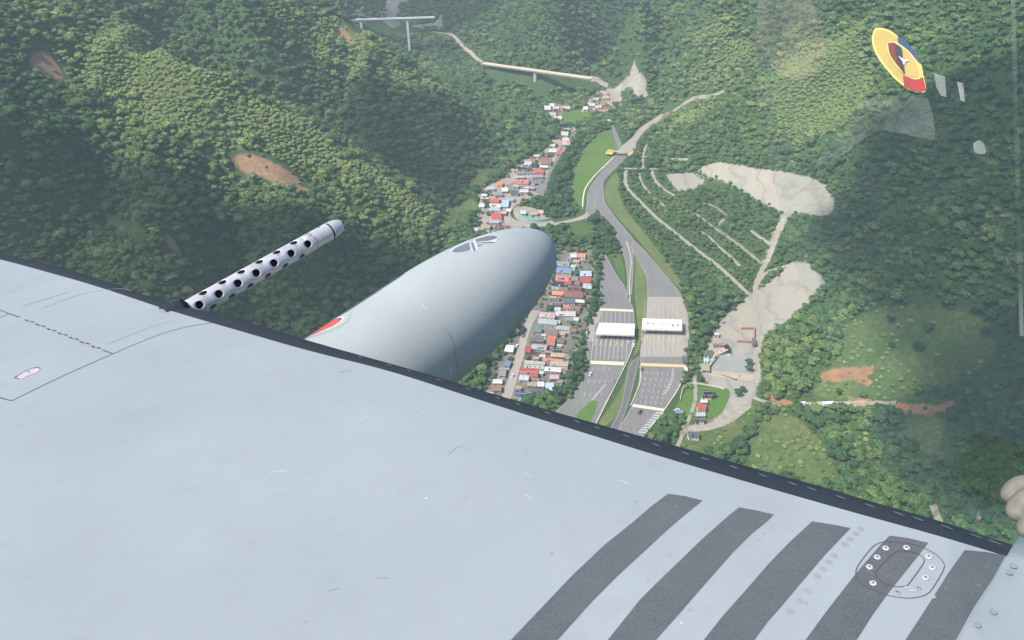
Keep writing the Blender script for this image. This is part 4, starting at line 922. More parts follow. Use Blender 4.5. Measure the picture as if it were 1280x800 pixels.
# drop what lies deep behind a ridge (seen from anywhere near the camera)
vis = np.ones(len(X), bool)
for s in np.linspace(.25, .97, 40):
    hx = X * s; hy = Y * s; hz = ALT + (Zp + 14 - ALT) * s; vis &= hgt(hx, hy) < hz + 30 * (1 - s) + 2
X, Y, Zp, pxx, pyy, dep, fine = [a[vis] for a in (X, Y, Zp, pxx, pyy, dep, fine)]
intown = lookup(townm, X, Y) > .5
for (o, px_, py_, w_, h_, c_, a_) in houses:
    p = o.location; t_ = math.hypot(p[1], ALT); hw_ = w_ * t_ / FPX / 2 + 1.2; hd_ = h_ * .55 + 1.4
    intown &= ~((abs(X - p[0]) < hw_) & (abs(Y - p[1]) < hd_))
for k_ in ('village_street', 'village_street_low', 'lot_road', 'ramp'):
    a_, b_ = road_edges[k_]; m_ = (a_ + b_) / 2; wd_ = np.linalg.norm(a_ - b_, axis=1).max() / 2 + 1
    for q_ in m_: intown &= (X - q_[0]) ** 2 + (Y - q_[1]) ** 2 > wd_ ** 2
brz = poly_mask([(425,24),(520,24),(520,44),(425,44)], pxx, pyy) | poly_mask([(605,80),(745,97),(760,106),(745,112),(690,110),(684,122),(664,122),(660,106),(605,100)], pxx, pyy)
blk = lookup(grow, X, Y) | brz | ((lookup(townm, X, Y) > .5) & ~(intown & (rng.random(len(X)) < .55))); g_ = lookup(grm, X, Y) > .5; pa = lookup(pam, X, Y); so = lookup(blur(som, 1), X, Y) > .25
patch = vnoise(X, Y, 60, 21) * .6 + vnoise(X, Y, 22, 22) * .4
u = rng.random(len(X))
pab = lookup(blur(pam, 9), X, Y); scrub = g_ | ((pa > .35) & (vnoise(X, Y, 26, 41) + .35 * vnoise(X, Y, 9, 42) < .95 * pa + .15))
terr = (pxx > 775) & (pxx < 960) & (pyy > 215) & (pyy < 372)
scrub |= fine & ~g_
big = ~scrub & ~blk & ~so & (u < np.where(terr, .93, np.where(pab > .22, .80, .97)))
small = (scrub & ~blk & ~so & (u < np.where(g_, .15 + .35 * (patch > .62), 1.0))) | (terr & ~blk & (u > .75)) | (so & (u < .08))
rad = np.where(big, rng.gamma(6, .50, len(X)).clip(1.6, 6.6), np.where(pa > .35, rng.uniform(1.5, 3.0, len(X)), rng.uniform(.9, 2.3, len(X))))
pd = np.full(len(X), 99.0)
for pts_, w_ in path_pts + [((road_edges[k_][0] + road_edges[k_][1])[::2] / 2, float(np.linalg.norm(road_edges[k_][0] - road_edges[k_][1], axis=1).mean()) + .8) for k_ in ('ramp', 'village_street', 'branch_a', 'branch_b', 'lane_fork', 'lane_north', 'village_street_low')]:
    b0, b1 = pts_.min(0) - 14, pts_.max(0) + 14; m_ = np.where((X > b0[0]) & (X < b1[0]) & (Y > b0[1]) & (Y < b1[1]))[0]
    if len(m_) == 0: continue
    d_ = np.full(len(m_), 99.0)
    for q_ in pts_: d_ = np.minimum(d_, np.hypot(X[m_] - q_[0], (Y[m_] - q_[1]) * np.where(Y[m_] < q_[1], (.8 if q_[1] < 950 else .5), 1.0)) - w_ / 2)
    pd[m_] = np.minimum(pd[m_], d_)
rad = np.where((terr | (lookup(townm, X, Y) > .5)) & big, rad * .60, rad)
near_ = lookup(blur(nomask, 2), X, Y); rad = np.minimum(rad, 2.0 + 6 * np.clip(1 - near_ * 1.6, 0, 1) ** 2)
tone = vnoise(X, Y, 140, 31) * .32 + vnoise(X, Y, 30, 32) * .24 - .06 + np.where(scrub, .42, 0) + .72 * np.clip(pab * 1.4, 0, 1)  # pale scrub spurs; their sunlit look is also raised in the leaf tone
rad = np.minimum(rad, np.maximum(pd * 1.15, .9))
rad = np.maximum(rad, .8)
sel = (big | small) & (pd > np.where(terr, 1.5, 1.0))
X, Y, Zp, pxx, pyy, dep, rad, tone, big, terr = [a[sel] for a in (X, Y, Zp, pxx, pyy, dep, rad, tone, big, terr)]
print('plants', len(X), 'big', int(big.sum()))
# ---- individual trees: groups of clearly separate ones
GROUPS = [
 ('tree belt', 'leafy green tree in the belt between the village roofs and the left toll plaza', [(742,318),(750,330),(748,380),(732,415),(728,450),(722,480),(700,505),(690,500),(712,470),(720,430),(733,395),(741,350)], 60),
 ('ramp trees', 'dense tree between the bright meadow and the upper village street', [(726,168),(738,170),(720,215),(716,250),(722,262),(700,270),(684,255),(686,228),(700,205)], 60),
 ('wedge trees', 'dark bushy tree in the wedge below the ramp beside the highway', [(738,276),(752,276),(770,300),(772,318),(760,312),(745,300)], 30),
 ('plaza edge trees', 'green tree on the strip right of the right toll plaza', [(858,360),(870,355),(900,350),(905,385),(890,410),(872,450),(862,450),(868,410)], 45),
 ('compound trees', 'low tree between the works yard and the lawn compound', [(858,466),(880,470),(910,476),(912,486),(880,483),(860,482)], 16),
 #('mound trees', 'lone tree or shrub scattered on the grassy mound at the right', [(1055,405),(1110,388),(1200,388),(1245,400),(1240,450),(1180,480),(1090,498),(1010,498)], 40),
]
indiv = np.zeros(len(X), bool); trees = []
for gname, lab, poly, mx in GROUPS:
    m = poly_mask([(a, b) for a, b in poly], pxx, pyy) & ~indiv & (big | (gname == 'mound trees'))
    ids = np.where(m)[0]
    if len(ids) > mx: ids = ids[np.argsort(-rad[ids] / dep[ids])[:mx]]
    indiv[ids] = True; trees += [(i, gname, lab) for i in ids]
print('individual trees', len(trees))
for n, (i, gname, lab) in enumerate(trees):
    s = float(rad[i]) * (1.0 if gname != 'mound trees' else 1.5); h = s * rng.uniform(1.25, 1.6)
    o = empty('broadleaf_tree', (float(X[i]), float(Y[i]), float(Zp[i])), lab, 'tree', gname, float(rng.uniform(0, 6.28)))
    c = bpy.data.objects.new('crown', crowns[n % 7]); COL.objects.link(c); c.parent = o; c.location = (0, 0, h * .75); c.scale = (s, s, s * .95)
    tk = bpy.data.objects.new('trunk', trunk_me); COL.objects.link(tk); tk.parent = o; tk.location = (0, 0, h * .75); tk.scale = (s * .9, s * .9, h * .75 / 1.6 * 1.05)
# extra hand-placed solitary trees
for px, py, s, lab in [(1111,404,3.2,'dark round tree at the top left of the grassy mound'),(1158,416,3.6,'dark round tree in the middle of the grassy mound'),(1228,421,3.4,'dark tree near the right rim of the grassy mound'),(1146,441,4.0,'paired dark trees below the middle of the mound'),(1113,436,2.5,'small tree left of the middle of the mound'),
                       (1047,493,2.6,'small lone tree below the orange soil scar'),(993,505,2.5,'small tree beside the red track'),(921,495,3.2,'round dark tree at the bend of the gravel road'),(927,490,2.6,'second smaller tree at the bend of the gravel road'),(935,456,3.0,'dark narrow tree between the works yard and the gravel road'),(935,464,3.0,'dark tree below the narrow one beside the gravel road'),(891,497,2.2,'small tree inside the lawn compound')]:
    p = hits([(px, py)])[0]; h = s * 1.4
    o = empty('broadleaf_tree', (p[0], p[1], p[2]), lab, 'tree', None, px)
    c = bpy.data.objects.new('crown', crowns[int(px) % 7]); COL.objects.link(c); c.parent = o; c.location = (0, 0, h * .75); c.scale = (s, s, s)
    tk = bpy.data.objects.new('trunk', trunk_me); COL.objects.link(tk); tk.parent = o; tk.location = (0, 0, h * .75); tk.scale = (s * .9, s * .9, h * .75 / 1.6 * 1.05)
# ---- the forest: one object per cover type, instanced crowns
src = bpy.data.collections.new('crown_source')
for i, m in enumerate(crowns):
    o = bpy.data.objects.new('crown_shape_%d' % i, m); src.objects.link(o)
def scatter(name, ids, label):
    me = bpy.data.meshes.new(name); me.vertices.add(len(ids))
    lift = rad[ids] * np.where(big[ids], rng.uniform(.25, 1.0, len(ids)), .25)
    me.vertices.foreach_set('co', np.stack([X[ids], Y[ids], Zp[ids] + lift], 1).astype(np.float32).ravel())
    for nm, arr in (('size', rad[ids]), ('tone', tone[ids]), ('turn', rng.uniform(0, 6.28, len(ids))), ('tall', rng.uniform(.72, 1.25, len(ids)))):
        a = me.attributes.new(nm, 'FLOAT', 'POINT'); a.data.foreach_set('value', arr.astype(np.float32))
    a = me.attributes.new('pick', 'INT', 'POINT'); a.data.foreach_set('value', rng.integers(0, 7, len(ids)).astype(np.int32))
    o = obj(name, me); tag(o, label, kind='stuff')
    ng = bpy.data.node_groups.new(name + '_scatter', 'GeometryNodeTree'); ng.interface.new_socket('Geometry', in_out='INPUT', socket_type='NodeSocketGeometry'); ng.interface.new_socket('Geometry', in_out='OUTPUT', socket_type='NodeSocketGeometry')
    N = ng.nodes; gi = N.new('NodeGroupInput'); go = N.new('NodeGroupOutput'); iop = N.new('GeometryNodeInstanceOnPoints'); ci = N.new('GeometryNodeCollectionInfo')
    ci.inputs['Collection'].default_value = src; ci.inputs['Separate Children'].default_value = True; ci.inputs['Reset Children'].default_value = True
    def attr(nm, ty='FLOAT'):
        n = N.new('GeometryNodeInputNamedAttribute'); n.data_type = ty; n.inputs['Name'].default_value = nm; return n.outputs['Attribute']
    iop.inputs['Pick Instance'].default_value = True
    cr = N.new('ShaderNodeCombineXYZ'); ng.links.new(attr('turn'), cr.inputs[2])
    cs = N.new('ShaderNodeCombineXYZ'); sz = attr('size'); mm = N.new('ShaderNodeMath'); mm.operation = 'MULTIPLY'; ng.links.new(sz, mm.inputs[0]); ng.links.new(attr('tall'), mm.inputs[1])
    ng.links.new(sz, cs.inputs[0]); ng.links.new(sz, cs.inputs[1]); ng.links.new(mm.outputs[0], cs.inputs[2])
    ng.links.new(gi.outputs[0], iop.inputs['Points']); ng.links.new(ci.outputs[0], iop.inputs['Instance']); ng.links.new(attr('pick', 'INT'), iop.inputs['Instance Index'])
    ng.links.new(cr.outputs[0], iop.inputs['Rotation']); ng.links.new(cs.outputs[0], iop.inputs['Scale']); ng.links.new(iop.outputs[0], go.inputs[0])
    md = o.modifiers.new('scatter', 'NODES'); md.node_group = ng; return o
rest = ~indiv
scatter('forest', np.where(rest & big)[0], 'dense tropical forest canopy covering the valley sides')
scatter('shrubs', np.where(rest & ~big)[0], 'low yellow green shrubs scattered over the grassy spurs')

# ------------------------------------------------------------------ aircraft
def c2w(v):
    v = np.asarray(v, float); return EYE + v[..., 0:1] * CX + v[..., 1:2] * CU + v[..., 2:3] * CB
def nrm(v): v = np.asarray(v, float); return v / np.linalg.norm(v)
f_w = nrm([1.14, .6, -1.0]); n_w = nrm([-.107, .90, .418]); n_w = nrm(n_w - f_w * np.dot(n_w, f_w)); s_w = np.cross(n_w, f_w)   # camera-frame axes of the wing
HW = 1.2
def pw(px, py, lift=0.0):
    d = np.array([(px - 640) / FPX, (400 - py) / FPX, -1.0]); t = -HW / np.dot(d, n_w); return d * t + n_w * lift
def toW(P): return [Vector(c2w(np.asarray(p))) for p in P]
PIV = Vector(c2w(pw(700, 640)))
aircraft = empty('military_aircraft', PIV, 'pale grey military aircraft wing with dark stripes and a perforated gun barrel', 'aircraft')
def cmesh(name, V, F, mat, parent=aircraft, smooth=False, mats=None, fm=None):
    off = PIV
    me = mesh_np(name, [tuple(v - off) for v in toW(V)], F)
    o = obj(name, me, mat, parent, smooth); return o
# paint
def aircraft_paint(name, col, spots=1.0, rgh=.44):
    t = NT(name); n1 = t.noise(1.3, 5, .6); n2 = t.noise(9, 4, .6); n3 = t.noise(60, 2, .5); n4 = t.noise(3.2, 6, .7)
    c = t.ramp(n1, [(.3, tuple(x * .93 for x in col)), (.7, tuple(min(1, x * 1.06) for x in col))])
    c = t.mix(t.ramp(n4, [(.54, (0, 0, 0)), (.72, (.42 * spots,) * 3)]), c, (col[0] * .86, col[1] * .82, col[2] * .80))
    c = t.mix(t.ramp(n2, [(.60, (0, 0, 0)), (.74, (.22 * spots,) * 3)]), c, tuple(x * .70 for x in col))
    c = t.mix(t.ramp(n3, [(.735, (0, 0, 0)), (.77, (.55 * spots,) * 3)]), c, tuple(x * .55 for x in col))
    c = t.mix(t.ramp(n3, [(.18, (.5 * spots,) * 3), (.20, (0, 0, 0))]), c, (.9, .92, .95))
    t.bsdf(c, t.ramp(n1, [(.3, (rgh,) * 3), (.7, (rgh + .14,) * 3)]), 0, t.bump(n1, .06, .03), .5 if rgh < .6 else .2); return t.m
M_wing = aircraft_paint('wing_paint', (.255, .279, .301)); M_pod = aircraft_paint('tank_paint', (.305, .33, .335), .5, .55)
M_boot = aircraft_paint('deicing_rubber', (.022, .031, .040), .6, .72)
t = NT('walkway_grit'); n1 = t.noise(6, 5, .7); n2 = t.noise(260, 2, .6); n3 = t.noise(30, 3, .6)
c = t.ramp(n1, [(.3, (.052, .058, .067)), (.7, (.078, .086, .097))]); c = t.mix(t.ramp(n2, [(.3, (.0,) * 3), (.75, (.55,) * 3)]), c, (.125, .137, .15)); c = t.mix(t.ramp(n3, [(.68, (0,) * 3), (.78, (.5,) * 3)]), c, (.17, .185, .2))
t.bsdf(c, .85, 0, t.bump(n2, .5, .001), .3); M_grit = t.m
M_seam = plain('seam_dark', (.06, .055, .055), .8, .2, 8); M_screw = plain('bare_screw_head', (.50, .51, .48), .35, .1, 40, .3); M_pink = plain('latch_plate', (.40, .36, .355), .5, .1, 10)
M_faint = plain('faint_stain', (.215, .237, .26), .6, .1, 6); M_chip = plain('paint_chip', (.38, .41, .44), .5, .05, 10); M_brown = plain('brown_rub_mark', (.36, .37, .37), .6, .2, 12)

OX = [(-260,262),(0,317),(100,340),(205,378),(260,390),(310,402),(380,425),(435,440),(532,467),(640,500),(820,551),(876,566),(960,591),(1030,609),(1100,631),(1175,651),(1260,680),(1420,732)]
BX = [(-260,268),(0,323.5),(132,360.5),(200,385),(260,402),(390,440),(480,461),(637,512),(820,569),(960,610),(1065,640),(1175,670),(1257,695),(1420,745)]
def smi(T, x):
    xs = [p[0] for p in T]; ys = [p[1] for p in T]; return (np.interp(x - 40, xs, ys) + np.interp(x - 20, xs, ys) + np.interp(x, xs, ys) + np.interp(x + 20, xs, ys) + np.interp(x + 40, xs, ys)) / 5
US = np.linspace(-200, 1262, 120)
NB = 16; DR = .052
th = np.linspace(0, math.pi, NB)
boot = []; upper = []
for u_ in US:
    P = pw(u_, smi(BX, u_)); lo, hi = 0.0, .35
    for _ in range(26):
        e = (lo + hi) / 2; Q = P + f_w * (e * np.sin(th))[:, None] - n_w * (DR * (1 - np.cos(th)))[:, None]
        qx = 640 + FPX * Q[:, 0] / -Q[:, 2]; qy = 400 - FPX * Q[:, 1] / -Q[:, 2]; m = (qy - smi(OX, qx)).min()
        if m > 0: lo = e
        else: hi = e
    boot.append(Q)
    sw = [P - f_w * a - n_w * (0.0 if a < .9 else 0) for a in (0, .03, .1, .25, .5, .9, 1.5, 2.4)]
    upper.append(sw)
def gridF(nu, nv): return [(i * nv + k, i * nv + k + 1, (i + 1) * nv + k + 1, (i + 1) * nv + k) for i in range(nu - 1) for k in range(nv - 1)]
def fixn(o):
    bm = bmesh.new(); bm.from_mesh(o.data); bmesh.ops.recalc_face_normals(bm, faces=bm.faces); bm.to_mesh(o.data); bm.free()
V = [q for r in upper for q in r] ; nv = 8
low = [[r[0] - n_w * (2 * DR + .002), r[4] - n_w * (2 * DR + .05), r[-1] - n_w * (2 * DR + .06)] for r in upper]
wing_rows = []
for a, b in zip(upper, low): wing_rows.append([a[0] - n_w * (2 * DR)] + [a[0]] + a[1:] + b[::-1])
nvw = len(wing_rows[0])
o = cmesh('wing', [q for r in wing_rows for q in r], gridF(len(US), nvw), M_wing, smooth=False); fixn(o); wing = o
o = cmesh('leading_edge_boot', [q + f_w * .0015 for r in boot for q in r], gridF(len(US), NB), M_boot, smooth=True); fixn(o)
def wpoly(name, px, lift, mat, parent=wing, smooth_=False, label=None, res=None):
    pts = smooth_line(list(px) + [px[0]], 5)[:-1] if smooth_ else list(px)
    P = toW([pw(p[0], p[1], lift) for p in pts]); tri = tessellate_polygon([P])
    me = mesh_np(name, [tuple(v - PIV) for v in P], tri); bm = bmesh.new(); bm.from_mesh(me); nn = Vector(c2w(n_w)) - Vector(EYE)
    for f in bm.faces:
        f.normal_update()
        if f.normal.dot(nn) < 0: f.normal_flip()
    bm.to_mesh(me); bm.free(); o = obj(name, me, mat, parent)
    if label: o['label'] = label
    return o
def wline(name, px, wid, lift, mat, parent=wing, closed=False, sm=True):
    pts = smooth_line(list(px) + ([px[0]] if closed else []), 5) if sm and len(px) > 2 else [np.array(p, float) for p in px]
    P = [pw(p[0], p[1], lift) for p in pts]; V = []; n = len(P)
    for i in range(n):
        if closed: d = P[(i + 1) % (n - 1)] - P[(i - 1) % (n - 1)] if n > 2 else P[1] - P[0]
        else: d = P[min(i + 1, n - 1)] - P[max(i - 1, 0)]
        d = nrm(d); s = np.cross(n_w, d); V += [P[i] - s * wid / 2, P[i] + s * wid / 2]
    return cmesh(name, V, [(2 * i, 2 * i + 1, 2 * i + 3, 2 * i + 2) for i in range(n - 1)], mat, parent)
# walkway stripes (photo outlines lie on the flat skin)
STR = [[(835,617.5),(856,620.5),(878,626),(855,644.5),(832.5,664),(797,697),(772,720),(740,752),(697,800),(684,815),(626,815),(640,799),(677,760),(715,720),(755,682),(790,654),(812,635)],
       [(924,634.5),(946,638.5),(967,643.5),(960,651),(940,667),(915,692),(877,735),(852,764),(820,800),(807,815),(747,815),(760,800),(800,750),(825,725),(852,699),(880,672),(912,644)],
       [(1015,652),(1040,656),(1063,660.5),(1030,695),(997,734),(975,760),(960,777),(943,800),(932,815),(868,815),(880,800),(902,772),(927,744),(960,706),(985,680)],
       [(1112,670),(1135,673),(1160,679),(1142,702),(1110,742),(1090,770),(1071,800),(1061,815),(995,815),(1007,800),(1035,762),(1070,717),(1100,682)],
       [(1206,688),(1232,690.5),(1257,694.5),(1242,722),(1217,760),(1195,800),(1187,815),(1121,815),(1132,800),(1160,757),(1185,717)]]
for i, s in enumerate(STR):
    o = wpoly('stripe', s, .0012, M_grit)
# seams
for pts, wd in (([(-40,481),(0,497),(15,501)], .0045), ([(15,501),(60,479),(100,460.5),(141,442.5)], .0042), ([(141,442.5),(170,430),(205,416.5),(240,407.5),(270,403.5),(296,404)], .0035), ([(-20,383),(0,388),(12,392.5)], .005), ([(12,392.5),(25,397)], .006), ([(-20,402),(0,397),(10,392.5)], .004), ([(128,437.5),(141,442.5)], .005)):
    wline('panel_seam', pts, wd, .0010, M_seam)
for i in range(14):
    a = i / 14; x = 31 + 97 * a; y = 399 + 38.3 * a; wline('hinge_knuckle', [(x, y), (x + 4.6, y + 1.2)] if i % 2 else [(x, y + .6), (x + 4.2, y + 2.6)], .0075, .0011, M_seam)
wpoly('latch_plate', [(21,472.5),(26,467),(36,462),(47,460),(50.5,461.5),(46,466),(36,469.5),(27,474)], .0012, M_pink)
wline('latch_slot', [(18,472.5),(28,466.5),(35,463),(40,461),(46,459.5),(50,461)], .004, .0018, M_seam); wline('latch_slot', [(34,463.5),(38,466.5)], .003, .0019, M_seam); wline('latch_slot', [(18,472.5),(24,474)], .003, .0019, M_seam)
for pts, wd, m in (([(28,383),(50,376),(70,370),(86,364.5)], .012, M_faint), ([(52,386),(80,375),(100,368),(128,363)], .006, M_faint), ([(130,362.5),(150,361),(165,363.5)], .003, M_faint), ([(135,430),(165,418),(190,409),(210,402)], .004, M_faint), ([(450,527),(457,523),(464,519.5)], .004, M_chip), ([(337,590.5),(345,590)], .004, M_chip), ([(348,590),(359,588.5)], .006, M_chip),
                   ([(560,569),(570,560),(578,558),(588,564)], .0022, M_faint), ([(424,465),(440,463)], .006, M_faint), ([(470,722),(486,723)], .003, M_faint), ([(505,598),(512,594),(518,594)], .003, M_brown), ([(410,739),(424,735)], .004, M_faint), ([(97,430),(104,432)], .004, M_faint), ([(655,590),(665,596)], .004, M_brown), ([(768,600),(780,602),(784,606)], .004, M_brown), ([(656,618),(664,624)], .004, M_brown), ([(540,752),(535,750)], .0015, M_brown)):
    wline('scuff_mark', pts, wd, .0008, m)
# access panel with rounded ends and its ring of screws
def pcv(l): return [(960 + a / 4, 600 + b / 4) for a, b in l]
outer = pcv([(438,472),(445,440),(490,375),(540,325),(600,312),(700,320),(790,348),(850,385),(880,425),(872,462),(835,525),(800,570),(745,590),(680,593),(600,580),(520,550),(460,515)])
inner = pcv([(543,492),(540,462),(570,425),(610,385),(650,360),(715,362),(765,382),(780,408),(760,445),(720,500),(695,530),(660,537),(615,533),(570,515)])
wline('panel_seam', outer, .0016, .0022, M_seam, closed=True); wline('panel_seam', inner, .0016, .0022, M_seam, closed=True)
def disc(name, px, py, r, lift, hgt_, mat, parent=wing, n=12, hole=True):
    c = pw(px, py, lift); V = []; 
    for k, (rr_, z) in enumerate(((r, 0), (r * .85, hgt_), (r * .35, hgt_), (r * .3, hgt_ * .3))):
        for i in range(n):
            a = 2 * math.pi * i / n; V.append(c + (f_w * math.cos(a) + s_w * math.sin(a)) * rr_ + n_w * z)
    F = [(k * n + i, k * n + (i + 1) % n, (k + 1) * n + (i + 1) % n, (k + 1) * n + i) for k in range(3) for i in range(n)]; F.append(tuple(range(3 * n, 4 * n)))
    o = cmesh(name, V, F, mat, parent); fixn(o)
    if hole:
        V = [c + (f_w * math.cos(2 * math.pi * i / 8) + s_w * math.sin(2 * math.pi * i / 8)) * r * .33 + n_w * (hgt_ * 1.02) for i in range(8)]; cmesh('screw_slot', V, [tuple(range(8))], M_seam, o)
    return o
for a, b in [(588,343),(692,340),(546,388),(507,437),(525,518),(803,385),(821,440),(787,490)]:
    disc('screw', 960 + a / 4, 600 + b / 4, .0072, .0016, .0014, M_screw)
for a, b in [(750,542),(646,562)]: disc('screw', 960 + a / 4, 600 + b / 4, .006, .0012, .001, M_faint)
wline('scuff_mark', pcv([(682,538),(700,545)]), .004, .0025, M_chip); wline('scuff_mark', pcv([(710,556),(740,560)]), .003, .0025, M_chip); wline('scuff_mark', pcv([(815,590),(835,585)]), .008, .0025, M_wing)
for a, b in [(465,245),(440,270),(410,297),(385,322),(330,378),(305,410),(275,445),(245,480),(195,555),(155,605),(110,660)]:
    disc('rivet', 960 + a / 4, 600 + b / 4, .0075, .0006, .0002, M_faint, hole=False)
for a, b in [(620,110),(790,375),(760,455),(640,700),(890,650),(1260,270),(1230,300)]:
    disc('rivet', 640 + a / 4, 600 + b / 4, .004, .0006, .0002, M_faint, hole=False)
# fasteners on the boot
for i in range(25):
    u_ = 437 + i * 33.6
    if u_ > 1250: break
    P = pw(u_, smi(BX, u_)); Q = boot[int(np.argmin(abs(US - u_)))]; q = Q[2]; tn = nrm(Q[3] - Q[1]); nb = nrm(np.cross(s_w, tn)); 
    if np.dot(nb, n_w) < 0: nb = -nb
    V = [q + f_w * .0015 + nb * .0022 + s_w * (math.cos(a) * .013) + tn * (math.sin(a) * .0036) for a in np.linspace(0, 2 * math.pi, 10, endpoint=False)]; c0 = q + nb * .0032
    cmesh('fastener', V + [c0], [(k, (k + 1) % 10, 10) for k in range(10)], plain('fastener_grey', (.085, .105, .13), .5, .1, 20))
# wing-root fairing at the right
fr = []
for s in range(9):
    a = s / 8; edge = (1258 + (1193 - 1258) * a, 696 + (806 - 696) * a)
    e0 = pw(*edge); row = [e0 + n_w * .001, e0 + n_w * .006 + (-s_w) * .004]
    for k in range(1, 8): row.append(e0 - s_w * (.004 + .07 * k) + n_w * (.006 + .012 * k * k * .35))
    fr.append(row)
o = cmesh('wing_root_fairing', [q for r in fr for q in r], gridF(9, 9), M_wing, smooth=True); fixn(o); fair = o
P = [fr[0][k] + f_w * .0 for k in range(9)]; Q = [p + f_w * .16 - n_w * .02 for p in P]; R2 = [p + f_w * .22 - n_w * .14 for p in P]
o = cmesh('fairing_nose', P + Q + R2, gridF(3, 9), M_wing, smooth=True); fixn(o)
for a, b in [(1220,455),(1200,487),(1120,685),(1040,750)]: disc('rivet', 960 + a / 4, 600 + b / 4, .007, .014, .0004, M_faint, fair, hole=False)

# ---- gun barrel with its perforated jacket
f_b = nrm([1.144, .898, -1.0]); FL = np.linalg.norm([1.144, .898, 1.0])
def ptd(px, py, d): return np.array([(px - 640) / FPX * d, (400 - py) / FPX * d, -d])
BASE = ptd(235, 388, 3.45); b1 = nrm(np.cross(f_b, [0, 1, 0])); b2 = np.cross(b1, f_b)
# b2 points up on screen, b1 to the right
RB = .0465
def bpt(x, a, r): return BASE + f_b * x + (b1 * math.cos(a) + b2 * math.sin(a)) * r
t = NT('barrel_metal'); n1 = t.noise(14, 4, .6); c = t.ramp(n1, [(.3, (.42, .41, .43)), (.7, (.56, .55, .57))]); t.bsdf(c, .38, .35, None, .5); M_bar = t.m
M_black = plain('barrel_black', (.015, .016, .02), .6, .1, 5); M_muz = plain('muzzle_metal', (.40, .40, .43), .45, .15, 20, .2)
pitch_ = .104; x_first = .0245 * FL; tube_end = x_first + 6 * pitch_ + .08; HR = .0188
V = []; F = []
def quad_grid(a0, a1, x0, x1, hole):
    """one cell of the jacket: plain, or with a round hole in its middle"""
    am, xm = (a0 + a1) / 2, (x0 + x1) / 2; N = 16
    if not hole:
        for i in range(4):
            b = len(V); aa, ab = a0 + (a1 - a0) * i / 4, a0 + (a1 - a0) * (i + 1) / 4
            V.extend([bpt(x0, aa, RB), bpt(x0, ab, RB), bpt(x1, ab, RB), bpt(x1, aa, RB)]); F.append((b, b + 1, b + 2, b + 3))
        return
    inn = []; outr = []
    for i in range(N):
        q = 2 * math.pi * i / N; cx_, cy_ = math.cos(q), math.sin(q); inn.append((xm + HR * cx_, am + HR / RB * cy_))
        m = max(abs(cx_), abs(cy_)); outr.append((xm + (x1 - x0) / 2 * cx_ / m, am + (a1 - a0) / 2 * cy_ / m))
    b = len(V)
    for s in (0, .3, .65, 1):
        for i in range(N): V.append(bpt(inn[i][0] * (1 - s) + outr[i][0] * s, inn[i][1] * (1 - s) + outr[i][1] * s, RB))
    for k in range(3):
        for i in range(N): F.append((b + k * N + i, b + k * N + (i + 1) % N, b + (k + 1) * N + (i + 1) % N, b + (k + 1) * N + i))
# six rows around; rows alternate by half a pitch. a=0 faces right, 90 deg up
ROW0 = R_(64)
for r in range(6):
    ac = ROW0 - r * math.pi / 3; off = 0 if r % 2 == 1 else -.5
    a0, a1 = ac - math.pi / 6, ac + math.pi / 6
    xs = x_first + off * pitch_ - pitch_ / 2
    if r % 2 == 1: quad_grid(a0, a1, xs - pitch_, xs, True)
    else: quad_grid(a0, a1, xs - pitch_, xs, True)
    for k in range(7): quad_grid(a0, a1, xs + k * pitch_, xs + (k + 1) * pitch_, True)
    quad_grid(a0, a1, xs + 7 * pitch_, x_first + 6.5 * pitch_ + .002, False)
me = mesh_np('gun_barrel', [tuple(v - PIV) for v in toW(V)], F); bm = bmesh.new(); bm.from_mesh(me); bmesh.ops.remove_doubles(bm, verts=bm.verts, dist=1e-5); bmesh.ops.recalc_face_normals(bm, faces=bm.faces); bm.to_mesh(me); bm.free()
gb = obj('gun_barrel', me, M_bar, aircraft, True); gb['label'] = 'perforated silver barrel jacket with round black holes'
md = gb.modifiers.new('thick', 'SOLIDIFY'); md.thickness = .004; md.offset = -1
def lathe(name, prof, mat, parent, n=28, caps=True):
    V = [bpt(x, 2 * math.pi * i / n, r) for x, r in prof for i in range(n)]; F = [(k * n + i, k * n + (i + 1) % n, (k + 1) * n + (i + 1) % n, (k + 1) * n + i) for k in range(len(prof) - 1) for i in range(n)]
    if caps: F += [tuple(range(n)), tuple(range((len(prof) - 1) * n, len(prof) * n))]
    o = cmesh(name, V, F, mat, parent, True); fixn(o); o.data.set_sharp_from_angle(angle=R_(25)); return o
X1 = .472 * FL; X2 = .518 * FL
lathe('inner_barrel', [(-.3, .026), (X1, .026)], M_black, gb)
lathe('barrel_sleeve', [(x_first + 6.5 * pitch_, RB - .002), (x_first + 6.5 * pitch_ + .001, RB), (X1 - .008, RB), (X1 - .006, RB - .004)], M_bar, gb)
lathe('ring_groove', [(X1 - .006, RB - .003), (X1 + .004, RB - .003)], M_black, gb)
mz = lathe('muzzle_cap', [(X1 + .004, RB - .003), (X1 + .006, RB + .0005), (X1 + .03, RB - .001), (X1 + .058, RB - .008), (X2 - .004, RB - .0165), (X2, RB - .020), (X2 - .002, RB - .026), (X2 - .03, RB - .028)], M_muz, gb)
for k in range(6):
    a = k * math.pi / 3 + .3; V = [bpt(X2 + dx, a + da, r_) for dx in (-.012, .003) for da in (-.16, .16) for r_ in (RB - .027, RB - .0155)]
    o = cmesh('muzzle_notch', V, [(0, 1, 3, 2), (4, 6, 7, 5), (0, 4, 5, 1), (2, 3, 7, 6), (0, 2, 6, 4), (1, 5, 7, 3)], M_black, mz); fixn(o)
